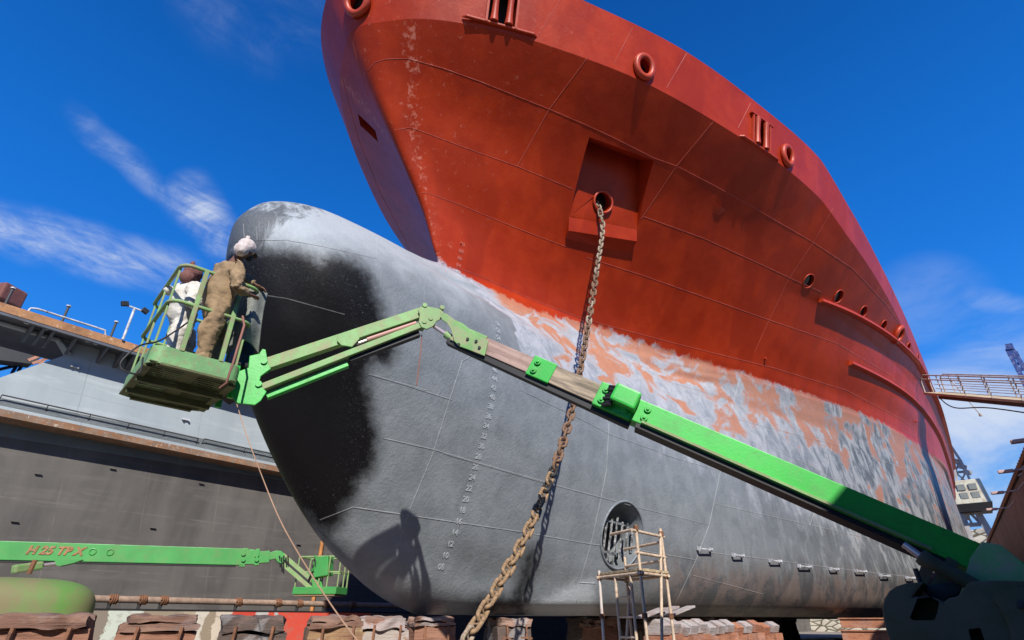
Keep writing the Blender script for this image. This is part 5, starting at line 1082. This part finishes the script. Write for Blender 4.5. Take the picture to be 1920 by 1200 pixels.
# overhanging deck with brackets
M_UNDER = mat_paint('deck_underside_shaded', (.10, .115, .14), .8, .2, (.16, .10, .07), .4, 1.0, .01)  # dark blue-grey: shade under the overhang put into the colour
deck = wbox('walkway_deck', S0, S1, ztopw - .30, ztopw - .01, -3, 1.0, M_UNDER, wall)
wbox('deck_edge', S0, S1, ztopw - .34, ztopw, 1.0, 1.12, M_DECKE, wall)
wbox('deck_flange', S0, S1, ztopw - .46, ztopw - .342, .96, 1.10, M_UNDER, wall)
for px in (-60, 62, 84, 104, 150, 213, 246, 268, 330, 352, 420, 470):
    s_, _ = WS(px, 600); mb = MB(); mb.prism([(.005, 0), (.95, 0), (.95, -.14), (.12, -.62), (.005, -.62)], wpt(s_, ztopw - .305, 0), WN, (0, 0, 1), .10); mb.build('bracket', M_UNDER, wall)
for px in (32, 72, 176, 238, 160): s_, _ = WS(px, 600); mb = MB(); mb.disc(wpt(s_ + .25, ztopw - .36, .75), (0, 0, 1), .09, .05, 14); mb.build('drain_hole', M_STEELW, wall)
# thin hand lines along the wall
M_LINE = mat_paint('dark_pipe', (.05, .05, .05), .6, .1, bump=0)
def handline(x0, y0, x1, y1, n_):
    a = WP(x0, y0, .16); b_ = WP(x1, y1, .16); b_.z = a.z = (a.z + b_.z) / 2; mb = MB(); mb.tube([a, b_], .028, 8); h_ = mb.build('grab_line', M_LINE, wall)
    for i in range(n_ + 1): p = a.lerp(b_, i / n_); m2 = MB(); m2.tube([p, p - WN * .17 - Vector((0, 0, .22))], .018, 6); m2.build('line_bracket', M_LINE, h_)
handline(5, 738, 372, 824, 5); handline(384, 820, 530, 858, 2)
for (x, y) in ((140, 688), (245, 717), (348, 787)):
    p = WP(x, y, .05); mb = MB(); mb.beam(p - WD * .16, p + WD * .16, .1, .05); mb.disc(p - WD * .12 + WN * .05, WN, .05, .08, 8); mb.disc(p + WD * .12 + WN * .05, WN, .05, .08, 8); mb.build('wall_cleat', M_STEELW, wall)
for (x, y) in ((72, 889), (212, 879), (378, 907), (28, 978), (287, 990), (560, 1021)):
    p = WP(x, y, .04); mb = MB(); mb.beam(p - WD * .12, p + WD * .12, .1, .03); mb.build('wall_lug', M_WDARK, wall, bevel=.01)
mb = MB(); p = WP(606, 1005, .12); mb.tube([p, at_z(p, .3)], .10, 10); mb.build('vertical_pipe', mat_paint('orange_rust_pipe', (.50, .21, .06), .7, .2, (.3, .12, .05), .6, 3, .01), wall, smooth=40)
# things seen through the opening and on top of the wall
rb2 = MB(); q0 = WP(20, 640, -6)
def truss(name, label, cat, segs, r_, mat, off):
    t_ = thing(name, label, cat, at_z(WP(segs[0][0], segs[0][1], off), 0))
    for (x0, y0, x1, y1) in segs: m_ = MB(); m_.beam(WP(x0, y0, off), WP(x1, y1, off), r_, r_); m_.build('bar', mat, t_)
    return t_
M_BLUE = mat_paint('dark_blue_steel', (.015, .03, .10), .5, .2, bump=0)
truss('lattice_truss', 'dark blue lattice truss seen through the opening in the left wall', 'truss', [(-40, 690, 60, 668), (-40, 702, 70, 676), (-40, 722, 90, 690), (22, 700, 40, 672), (34, 696, 52, 668), (-30, 655, 30, 662)], .14, M_BLUE, -7)
truss('rusty_pipe_frame', 'orange and white pipe frame inside the opening of the left wall', 'frame', [(52, 676, 118, 650), (60, 682, 112, 664), (44, 655, 72, 668), (72, 686, 100, 655), (86, 640, 112, 655)], .13, mat_paint('salmon_pipe', (.50, .24, .15), .7, .2, bump=0), -5)
mb = MB(); a = WP(-60, 612, -6); b_ = WP(96, 655, -6); c_ = WP(60, 682, -6); d_ = WP(-60, 668, -6); n2_ = WN * -.8
mb.add([a, b_, c_, d_, a + n2_, b_ + n2_, c_ + n2_, d_ + n2_], HEX); tag(mb.build('dark_box', M_LINE, None), 'dark box inside the opening of the left wall', 'housing')  # plain dark box filling the view through the opening
for i, (x, y0, y1) in enumerate(((17, 556, 538), (122, 590, 572), (212, 620, 602))):
    p = WP(x, y0, .5); h_ = (P(x, y1, hor=math.hypot(p.x, p.y)).z - ztopw); b0 = at_z(p, ztopw); t_ = thing('mooring_post', ['white topped post leftmost on the rusty deck edge', 'white topped post standing at the middle of the white pipe rail', 'white topped post just left of the floodlight mast'][i], 'post', b0, 'short posts along the top of the left wall')
    m_ = MB(); m_.tube([b0, b0 + Vector((0, 0, h_))], .05, 10); m_.build('post', M_LINE, t_, smooth=40); m_ = MB(); m_.disc(b0 + Vector((0, 0, h_)), (0, 0, 1), .09, .05, 12); m_.build('cap', M_STEELW, t_)
a = WP(58, 571, .9); b_ = WP(198, 617, .9); r_ = thing('pipe_rail', 'low white pipe rail on top of the left wall', 'rail', at_z(a, ztopw)); hh = .28
m_ = MB(); m_.tube([at_z(a, ztopw), at_z(a, ztopw + hh * .8) + WD * .05, at_z(a, ztopw + hh) + WD * .25] + [at_z(a.lerp(b_, k / 6), ztopw + hh) for k in range(1, 7)] + [at_z(b_ + WD * .1, ztopw)], .042, 8); m_.build('rail_pipe', M_STEELW, r_, smooth=50)
b0 = at_z(WP(229, 640, 1.2), ztopw); hz_ = P(250, 577, hor=math.hypot(b0.x, b0.y)).z; lm_ = thing('floodlight_mast', 'slender white mast with two small floodlights on the left wall', 'light mast', b0)
tp_ = at_z(b0, hz_); m_ = MB(); m_.tube([b0, tp_], .055, 8); m_.build('mast', M_STEELW, lm_); m_ = MB(); m_.beam(tp_ - WD * .38, tp_ + WD * .38, .06, .06); m_.build('crossarm', M_STEELW, lm_)
for s_ in (-1, 1): m_ = MB(); m_.box(tp_ + WD * .42 * s_ + Vector((0, 0, .04)), (.28, .16, .22), Matrix.Rotation(R(20 * s_), 3, 'Y')); m_.build('floodlight', M_BLK, lm_, bevel=.02)
mb = MB(); p = WP(8, 556, -1.5); mb.box(p, (1.0, 1.0, .8), Matrix.Rotation(.5, 3, 'Z')); tag(mb.build('winch_box', mat_paint('maroon_box', (.22, .08, .06), .7, .2), None, bevel=.08), 'small maroon machinery box on the far left end of the wall top', 'box')
# pipeline and painted low wall at the foot
po_ = 3.2; pa = WP(120, 1121, po_); pb = WP(700, 1135, po_); pzz = (pa.z + pb.z) / 2; pp = thing('pipeline', 'long brown pipe with rope coils along the foot of the left wall', 'pipe', at_z(pa, 0))
s_a = (pa - WO).dot(WD) - 1; s_b = s_a + 30
mb = MB(); mb.tube([wpt(s_a, pzz, po_), wpt(s_b, pzz, po_)], .115, 14); mb.build('pipe', mat_paint('mud_pipe', (.33, .23, .17), .85, .2, (.20, .12, .08), .6, 3, .01), pp, smooth=40)
for px in (133, 208, 264, 304, 445, 520, 560, 610, 660):
    s_, _ = WS(px, 1125, po_); m_ = MB(); c0 = wpt(s_, pzz, po_); m_.tube([c0 + WD * (.14 * k / 12 - .07) + WN * .15 * math.cos(k * 1.05) + Vector((0, 0, .15 * math.sin(k * 1.05))) for k in range(24)], .035, 6); m_.build('rope_coil', M_RUST, pp, smooth=60)
    m_ = MB(); m_.beam(wpt(s_, pzz - .1, po_), wpt(s_, 1.2, po_ - .2), .1, .1); m_.build('pipe_support', M_LINE, pp)
lw = thing('low_wall', 'low concrete wall daubed with white and red paint below the brown pipe', 'low wall', wpt(s_a, 0, po_ + .5))
zl_ = WS(300, 1145, po_ + .45)[1]
m_ = bpy.data.materials.new('daubed_wall'); m_.use_nodes = True; t = NT(m_.node_tree); b = t.n['Principled BSDF']; tc = t.new('ShaderNodeTexCoord').outputs['Object']; sp = t.new('ShaderNodeSeparateXYZ', {0: tc})
nn2 = t.noise(tc, 1.6, 8, .7, .5); xx = t.m('ADD', sp.outputs[0], t.m('MULTIPLY_ADD', nn2, 1.0, -.5)); ramp = t.n.new('ShaderNodeValToRGB'); ramp.color_ramp.interpolation = 'CONSTANT'
x_lo, x_hi = wpt(s_a, 0).x, wpt(s_b, 0).x; t.l.new(t.m('DIVIDE', t.m('SUBTRACT', xx, x_lo), x_hi - x_lo), ramp.inputs[0])
def xf(px): return max(0.001, min(.999, (WP(px, 1160, po_ + .45).x - x_lo) / (x_hi - x_lo)))
st = [(0, (.24, .20, .16)), (xf(196), (.55, .60, .52)), (xf(262), (.30, .25, .18)), (xf(335), (.40, .33, .24)), (xf(362), (.58, .54, .46)), (xf(382), (.30, .24, .17)), (xf(402), (.60, .52, .42)), (xf(428), (.55, .06, .035)), (xf(478), (.50, .48, .46)), (xf(496), (.60, .07, .04)), (xf(508), (.45, .44, .43)), (xf(520), (.62, .075, .045)), (xf(640), (.60, .10, .06)), (xf(690), (.12, .10, .09))]
cr = ramp.color_ramp; cr.elements[0].color = st[0][1] + (1,); cr.elements[1].position = st[-1][0]; cr.elements[1].color = st[-1][1] + (1,)
for ps, c in st[1:-1]: e_ = cr.elements.new(ps); e_.color = c + (1,)
c = t.mix(t.m('MULTIPLY', t.ss(t.noise(tc, 4, 8, .75, .8), .52, .66), .55), ramp.outputs[0], (.25, .2, .15)); t.l.new(c, b.inputs['Base Color']); b.inputs['Roughness'].default_value = .85
wbox('wall_face', s_a, s_b, 0, zl_, po_ - .8, po_ + .45, m_, lw)
wbox('coping', s_a, s_b, zl_ + .002, zl_ + .05, po_ - .8, po_ + .47, M_BLK, lw)  # black strip stands in for the shadow gap below the pipe
# ---- right side wall, in its own shade
RO = Vector((8, -4.2, 0)); RD = Vector((math.cos(R(1.9)), math.sin(R(1.9)), 0)); RN = Vector((-RD.y, RD.x, 0))
def RP(px, py, off=0.0): return plane_pt(px, py, RO + RN * off, RN)
def rpt(s_, z, off=0.0): return RO + RD * s_ + RN * off + Vector((0, 0, z))
za, zb = RP(1918, 868).z, RP(1842, 1036).z; ztr = (za + zb) / 2; zla, zlb = RP(1919, 1056).z, RP(1884, 1088).z; zlr = (zla + zlb) / 2
M_RWALL = mat_wall('wall_red_brown', (.16, .085, .075), (.235, .14, .125), (.30, .20, .16), (.05, .03, .025), .5, (.42, 3.0), .8, .04, .9)
M_RWLOW = mat_wall('wall_brown_dark', (.10, .07, .05), (.17, .12, .085), (.24, .18, .12), (.03, .02, .02), .5, (.3, 3.0), .85, .05, .9)
rw = thing('dock_side_wall', 'shaded red brown sheet wall along the right edge behind the lift base', 'dock wall', rpt(0, 0, -1))
def rbox(name, s0, s1, z0, z1, o0, o1, mat, par, bevel=0):
    mb = MB(); mb.add([rpt(s, z, o) for z in (z0, z1) for s, o in ((s0, o0), (s1, o0), (s1, o1), (s0, o1))], [(3, 2, 1, 0), (4, 5, 6, 7), (0, 1, 5, 4), (1, 2, 6, 5), (2, 3, 7, 6), (3, 0, 4, 7)]); return mb.build(name, mat, par, bevel=bevel)
rbox('lower_wall', -40, 110, 0, zlr - .12, -2.5, -.25, M_RWLOW, rw); rbox('ledge', -40, 110, zlr - .12, zlr, -2.5, .06, M_RUST, rw); rbox('upper_wall', -40, 110, zlr, ztr - .22, -2.5, 0, M_RWALL, rw); rbox('coping', -40, 110, ztr - .22, ztr, -2.5, .12, M_RUST, rw)
for k in range(70):
    s_ = 1.0 + k * .62; mb = MB(); mb.box(rpt(s_, ztr + .035, .02), (.34, .12, .12), Matrix((RD, RN, Vector((0, 0, 1)))).transposed()); mb.build('coping_cleat', M_RUST, rw)
for k in range(14):
    s_ = 2.0 + k * 1.9; mb = MB(); mb.beam(rpt(s_, ztr - .3, .0), rpt(s_, ztr - .42, .2), .06, .05); mb.build('wall_hook', M_STEELW, rw)
lab_l = ['highest small lamp arm at the right edge of the picture', 'second lamp arm down the right wall', 'third lamp arm down the right wall', 'lowest and farthest lamp arm on the right wall']
for i, (px, py) in enumerate(((1912, 827), (1885, 884), (1870, 924), (1860, 955))):
    # each arm leans out over the dock from the coping
    tgt = None; best = None
    for s_ in np.arange(2, 60, .25):
        p = rpt(float(s_), 0, 1.1); h_ = math.hypot(p.x, p.y); q = P(px, py, hor=h_)
        d_ = (at_z(p, 0) - at_z(q, 0)).length
        if best is None or d_ < best[0]: best = (d_, s_, q.z)
    s_, zz = float(best[1]), best[2]; hd_ = rpt(s_, zz, 1.1); ft_ = rpt(s_, ztr, -.6)
    t_ = thing('lamp_arm', lab_l[i], 'lamp', ft_, 'lamp arms leaning out over the right wall')
    m_ = MB(); m_.tube([ft_, ft_.lerp(hd_, .55) + Vector((0, 0, (zz - ztr) * .42)), hd_], .035, 8); m_.build('arm', M_STEELW, t_); m_ = MB(); m_.box(hd_, (.22, .5, .12), Matrix((RD, RN, Vector((0, 0, 1)))).transposed()); m_.build('lamp_head', mat_paint('pinkish_lamp', (.55, .38, .34), .6, .1, bump=0), t_, bevel=.03)
# ---- far end: stone bank, portal crane, gangway, blue jib
M_STONE = bpy.data.materials.new('stone_bank'); M_STONE.use_nodes = True; t = NT(M_STONE.node_tree); b = t.n['Principled BSDF']; tc = t.new('ShaderNodeTexCoord').outputs['Object']
vo = t.new('ShaderNodeTexVoronoi', {'Scale': 1.0}); t.l.new(t.map(tc, (.55, .55, 1.2)), vo.inputs['Vector']); vo.feature = 'DISTANCE_TO_EDGE'; vc = t.new('ShaderNodeTexVoronoi', {'Scale': 1.0}); t.l.new(t.map(tc, (.55, .55, 1.2)), vc.inputs['Vector'])
c = t.mix(t.ss(vo.outputs['Distance'], .02, .12), (.10, .09, .06), t.mix(t.noise(vc.outputs['Color'], 2.0), (.42, .38, .30), (.62, .57, .48))); t.l.new(c, b.inputs['Base Color']); b.inputs['Roughness'].default_value = .95
bp = t.new('ShaderNodeBump', {'Strength': 1, 'Distance': .2, 'Height': vo.outputs['Distance']}); t.l.new(bp.outputs[0], b.inputs['Normal'])
sbk = P(1832, 992, hor=118); rough_box('stone_bank', (sbk.x + 3, sbk.y + 6, sbk.z / 2 - 1), (7, 44, sbk.z + 2), I3, M_STONE, None, .5, 3, .9, 24, .4)
tag(bpy.data.objects[-1] if False else COL.objects[-1], 'pale rubble stone wall closing the far end of the dock', 'stone wall')
M_CREAM = mat_paint('crane_cream', (.55, .52, .40), .6, .15, (.32, .18, .10), .6, .6, .01, dirt2=(.7, .68, .6)); M_CRG = mat_paint('crane_grey', (.42, .40, .38), .6, .15, (.25, .14, .09), .5, .6, .01)
CH = 92.0
cranes = thing('portal_crane', 'cream dockside crane with windowed cab rising behind the stern', 'crane', at_z(P(1812, 1000, hor=CH), 0))
def cb(x0, y0, x1, y1, r_, mat, name, dh=0.0): mb = MB(); mb.beam(P(x0, y0, hor=CH + dh), P(x1, y1, hor=CH + dh), r_, r_); return mb.build(name, mat, cranes)
cab0 = P(1817, 925, hor=CH); f3 = fwd_rot(1817); mb = MB(); mb.box(cab0, (3.6, 3.2, 2.9), f3, taper=.86); cab = mb.build('cab', M_CREAM, cranes, bevel=.1)
mb = MB(); mb.box(cab0 + Vector((0, 0, -1.9)), (3.2, 3.4, .9), f3, taper=1.15); mb.build('slewing_ring', M_BLK, cranes)
for dx, dz in ((-.62, .55), (.55, .55), (-.62, -.45), (.55, -.45)):
    mb = MB(); mb.box(cab0 + f3 @ Vector((dx, -1.55, dz)), (.80, .12, .70), f3); mb.build('window', mat_paint('grey_pane', (.22, .23, .20), .3, .1, bump=0), cab)
for (x0, y0, x1, y1, r_) in ((1800, 955, 1830, 1045, .75), (1828, 952, 1862, 1010, .75), (1806, 960, 1790, 1000, .5), (1810, 985, 1850, 982, .45), (1815, 950, 1815, 975, .35), (1822, 965, 1842, 985, .3), (1797, 960, 1812, 1040, .4), (1812, 962, 1824, 985, .25)): cb(x0, y0, x1, y1, r_, M_CRG, 'leg')
jib_l = [(1779, 838), (1785, 862), (1791, 886), (1797, 910)]; jib_r = [(1783, 836), (1800, 862), (1812, 884), (1823, 912)]
for pts in (jib_l, jib_r):
    for a, b_ in zip(pts[:-1], pts[1:]): cb(*a, *b_, .28, M_CRG, 'tower_leg')
for i in range(4): cb(*jib_l[i], *jib_r[i], .26, M_CRG, 'tower_brace', 1.0); 
for i in range(3): cb(*jib_l[i], *jib_r[i + 1], .18, M_CRG, 'tower_brace', 1.0); cb(*jib_r[i], *jib_l[i + 1], .18, M_CRG, 'tower_brace', 1.0)
for i in range(3): x = 1788 + i * 9; y = 862 + i * 10; cb(x, y + 2, x + 16, y + 5, .5, M_CRG, 'platform', .5)
# gangway from the quay to the ship
GH0, GH1 = 37.0, 31.0; g0 = P(1752, 737, hor=GH0); g1 = P(1990, 756, hor=GH1); gw = thing('gangway', 'raised metal gangway with pipe railings reaching the ship from the right', 'gangway', g1)
gd = (g1 - g0).normalized(); gs_ = gd.cross(Vector((0, 0, 1))).normalized(); M_GW = mat_paint('gangway_rust', (.42, .36, .33), .7, .2, (.5, .45, .4), .5, 3, .004)
mb = MB(); mb.beam(g0, g1, 1.1, .12); mb.build('deck', mat_paint('gangway_deck', (.45, .36, .24), .8, .2), gw); mb = MB(); mb.beam(g0 + gd * 1 - Vector((0, 0, .16)), g1 - Vector((0, 0, .19)), .9, .17); mb.build('girder', M_LINE, gw)
GL = (g1 - g0).length
for sd in (-1, 1):
    o_ = gs_ * .52 * sd
    mb = MB(); mb.tube([g0 + o_ + gd * .1, g0 + o_ + gd * .15 + Vector((0, 0, .9)), g0 + o_ + gd * .5 + Vector((0, 0, 1.12)), g1 + o_ + Vector((0, 0, 1.12))], .035, 8); mb.build('handrail', M_GW, gw, smooth=50)
    for z in (.86, .6, .35): mb = MB(); mb.tube([g0 + o_ + gd * (.15 if z > .8 else 1.2) + Vector((0, 0, z)), g1 + o_ + Vector((0, 0, z))], .018 if z < .8 else .03, 6); mb.build('mid_rail', M_GW, gw)
    k = 0.9
    while k < GL: mb = MB(); mb.beam(g0 + o_ + gd * k, g0 + o_ + gd * k + Vector((0, 0, 1.12)), .09 if k > 2 else .05, .05); mb.build('stanchion', M_GW, gw); k += 1.75 if k > 1 else .7
gn = MB(); gn.tube(smooth_path([g0 + gd * .2 - Vector((0, 0, .2)), g0 + gd * 1.2 - Vector((0, 0, .75)), g0 + gd * 4 - Vector((0, 0, .55)), g0 + gd * 9 - Vector((0, 0, .8)), g1 - Vector((0, 0, 1.1))]), .03, 6); gn.build('slack_net_rope', M_BLUE, gw)
gn = MB(); gn.tube([g0 + gd * .9 - gs_ * .5 + Vector((0, 0, .9)), g0 + gd * 2.0 - gs_ * .6 - Vector((0, 0, 1.1))], .025, 6); gn.disc(g0 + gd * 2.0 - gs_ * .6 - Vector((0, 0, 1.1)), (0, 0, 1), .07, .12, 8); gn.build('hanging_line', M_GW, gw)
BH = 85.0; bj = thing('crane_jib', 'tip of a dark blue crane jib above the gangway at the right edge', 'crane', at_z(P(1925, 720, hor=BH), 0))
def bb(x0, y0, x1, y1, r_, nm='jib_bar'): mb = MB(); mb.beam(P(x0, y0, hor=BH), P(x1, y1, hor=BH), r_, r_); mb.build(nm, M_BLUE2, bj)
M_BLUE2 = mat_paint('jib_blue', (.03, .06, .22), .5, .2, (.4, .42, .5), .4, 1, bump=0)
for a in ((1889, 655, 1915, 705, .45), (1896, 652, 1935, 712, .45), (1886, 652, 1900, 650, .7), (1889, 663, 1900, 662, .5), (1898, 672, 1908, 668, .3), (1902, 684, 1915, 680, .3), (1904, 694, 1922, 690, .4), (1915, 705, 1930, 725, .5), (1903, 660, 1907, 668, .5)): bb(*a)
bb(1935, 712, 2010, 850, .6, 'jib_lower'); bb(1915, 705, 1990, 850, .6, 'jib_lower')
# ================================================================== SECOND BOOM LIFT, IN FRONT OF THE LEFT WALL
M_GRN2 = mat_paint('lift_green_second', (.055, .30, .065), .45, .12, (.14, .22, .07), .4, .9, .002)
l2 = thing('boom_lift', 'second green boom lift with its long arm lying level in front of the left wall', 'boom lift', PZ(20, 0, 21.5, 1130))
HA, HB = 21.3, 21.6
e0 = P(-260, 1026, hor=23.5); e1 = P(458, 1045, hor=HB); bd2 = (e1 - e0).normalized(); up2 = (Vector((0, 0, 1)) - bd2 * bd2.z).normalized(); sd2 = bd2.cross(up2).normalized(); sd2 = -sd2 if sd2.dot(EYE - e0) < 0 else sd2
L2_ = (e1 - e0).length
mb = MB(); mb.beam(e0, e1, .36, .50, up2); b2 = mb.build('main_boom', M_GRN2, l2, bevel=.015)
mb = MB(); mb.beam(e0 - up2 * .27, e1 - bd2 * .2 - up2 * .27, .30, .05, up2); mb.build('boom_shade_strip', M_BLK, b2)  # black strip for the shade under the second boom
def on2(px, frac=0): # point on the boom axis at an image column
    cx, cy, _ = ray(px, 1036); a = Matrix(((bd2.x, -cx), (bd2.y, -cy))); r_ = a.inverted() @ Vector((EYE.x - e0.x, EYE.y - e0.y)); return e0 + bd2 * r_[0] + up2 * frac + sd2 * .19
M_LETT = mat_paint('rust_lettering', (.30, .13, .05), .8, .25, (.45, .42, .30), .5, 6, bump=0)
place_text('H 25 TP X', on2(106, .02) + sd2 * .004, sd2, .31, M_LETT, 'lettering', b2, .006, .25, bd2, .014)
for px in (176, 209): q = on2(px, .03); mb = MB(); mb.tube([q + (bd2 * math.cos(a) + up2 * math.sin(a)) * .085 for a in np.linspace(0, 2 * math.pi, 17)[:-1]], .018, 6, closed=True); mb.build('boss_ring', M_GRN2, b2, smooth=50)
def cbeam(x0, y0, x1, y1, w_, h_, mat, name, h0=HB, h1=HB, bev=.008): mb = MB(); mb.beam(P(x0, y0, hor=h0), P(x1, y1, hor=h1), w_, h_); return mb.build(name, mat, l2, bevel=bev)
for i, (x0, x1, h_) in enumerate(((452, 462, .56), (461, 482, .42), (478, 486, .50), (486, 505, .36))): cbeam(x0, 1045.5, x1, 1046 - i * .6, .34, h_, M_GRN2, 'boom_section')
for px, py in ((456, 1039), (456, 1050), (481, 1042), (481, 1050)): mb = MB(); q = P(px, py, hor=HB) + sd2 * .2; mb.disc(q, sd2, .07, .06, 10); mb.build('wear_pad_bolt', M_GRN2, l2)
cbeam(462, 1034, 476, 1035, .2, .14, M_GRN2, 'hose_guard_box')
mb = MB(); o2 = P(515, 1045, hor=HB); plate_px([(498,1050),(500,1040),(508,1036),(518,1033),(527,1034),(533,1040),(534,1050),(528,1058),(520,1054),(516,1048),(508,1050)], o2, sd2, .3, mb); mb.build('gooseneck', M_GRN2, l2, bevel=.01)
for (y0, y1, dx, h_, mt) in ((1040, 1092, 0, .13, M_GRND), (1052, 1104, -6, .13, M_GRND), (1046, 1098, -3, .07, M_BLK)): cbeam(530 + dx, y0, 590 + dx, y1, .12, h_, mt, 'jib_bar', HB, HB - .2)
for k in range(5): q = P(524 + 4 * k, 1042 + 3 * (k % 2), hor=HB - .15); mb = MB(); mb.tube([q, q + Vector((.12, 0, -.35 - .1 * (k % 3)))], .025, 6); mb.build('hose', M_BLK, l2)
mb = MB(); plate_px([(583,1088),(590,1080),(600,1084),(604,1100),(596,1110),(586,1106)], P(592, 1098, hor=HB - .2), sd2, .25, mb); mb.build('basket_bracket', M_GRN2, l2, bevel=.01)
# its basket
BZ = P(600, 1112, hor=HB).z; bt = thing('work_basket', 'small empty bright green work basket with a tall control box, near the bulb foot', 'work basket', at_z(P(602, 1112, hor=HB), BZ))
f3 = fwd_rot(602) @ Matrix.Rotation(R(-28), 3, 'Z'); cc = at_z(P(600, 1112, hor=HB), BZ)
def b2p(x, y, z): return cc + f3 @ Vector((x, y, z))
mb = MB(); mb.box(b2p(0, 0, .06), (1.55, .85, .22), f3); mb.build('toe_band', M_GRN2, bt, bevel=.02); mb = MB(); mb.box(b2p(0, 0, -.07), (1.45, .78, .05), f3); mb.build('floor', mat_paint('rusty_floor', (.3, .2, .1), .8), bt)
for z in (.62, 1.1):
    mb = MB(); mb.tube([b2p(x, y, z) for x, y in ((-.74, -.39), (.2, -.39), (.74, -.30), (.74, .39), (-.74, .39))], .028, 8, closed=True); mb.build('guard_rail', M_GRND, bt)
for x, y in ((-.74, -.39), (.1, -.39), (.40, -.39), (.74, -.30), (.74, .1), (.74, .39), (-.2, .39), (-.74, .39)): mb = MB(); mb.tube([b2p(x, y, .1), b2p(x, y, 1.1)], .026, 8); mb.build('rail_post', M_GRND, bt)
mb = MB(); mb.box(P(607, 1063, hor=HB - .3), (.50, .42, .62), f3 @ Matrix.Rotation(R(-8), 3, 'Y')); mb.build('control_box', M_GRN2, bt, bevel=.03)
for k in range(6): q = b2p(-.25 + .05 * k, -.45, .35 + .1 * k); mb = MB(); mb.tube([q, q + f3 @ Vector((.12 - .05 * k, -.05, .28))], .03, 6); mb.build('mechanism_bar', M_GRN2 if k % 2 else M_BLK, bt)
# hood, cylinder and wheels of the second lift
cz = P(30, 1128, hor=19.6); mb = MB(); hc = PZ(22, 1.78, 19.8, 1128); vs, fs = superbox(hc, (3.5, 2.6, 1.72), fwd_rot(30), .62); mb.add(vs, fs); hd2 = mb.build('hood', M_GRNW2 if 'M_GRNW2' in globals() else mat_paint('lift_green_faded', (.11, .25, .05), .6, .12, (.21, .17, .09), .9, .13, .003, lo=.38, hi=.62), l2, smooth=60)
mb = MB(); q = PZ(118, 1.75, 20.3, 1128); mb.tube([q - Vector((.3, 0, 0)), q + Vector((.15, 0, 0)), q + Vector((.35, 0, 0))], [.55, .45, .25], 14); mb.build('hub', M_BLK, l2, smooth=50)
mb = MB(); mb.box(P(17, 1172, hor=18.6), (.16, .03, .22), fwd_rot(17) @ Matrix.Rotation(.2, 3, 'Y')); mb.build('sticker', mat_paint('tan_sticker', (.5, .36, .2), .8, bump=0), hd2)
cbeam(24, 1068, 78, 1060, .22, .22, M_GRND, 'lift_cylinder', 21, 21.3, .05); mb = MB(); mb.tube([P(76, 1061, hor=21.3), P(112, 1056, hor=21.4)], .05, 8); mb.build('cylinder_rod', M_CHR, l2)
mb = MB(); plate_px([(104,1050),(156,1050),(140,1056),(114,1062),(107,1060)], P(120, 1054, hor=21.4), sd2, .25, mb); mb.build('cylinder_bracket', M_GRN2, l2)
mb = MB(); mb.tube([P(66, 1050, hor=20.3), P(54, 1076, hor=20.3)], .06, 8); mb.build('grab_handle', M_RUST, l2)
mb = MB(); mb.box(PZ(10, .75, 20.2, 1150), (3.6, 2.2, .4), fwd_rot(10)); mb.build('chassis', M_BLK, l2, bevel=.03)
for dx in (-1.3, 1.3):
    for dy in (-1.1, 1.1):
        mb = MB(); c_ = PZ(10, .5, 20.2, 1150) + fwd_rot(10) @ Vector((dx, dy, 0)); ay = fwd_rot(10) @ Vector((0, 1, 0)); mb.tube([c_ - ay * .18, c_ - ay * .15, c_ + ay * .15, c_ + ay * .18], [.44, .5, .5, .44], 24); mb.build('wheel', M_BLK, l2, smooth=40)
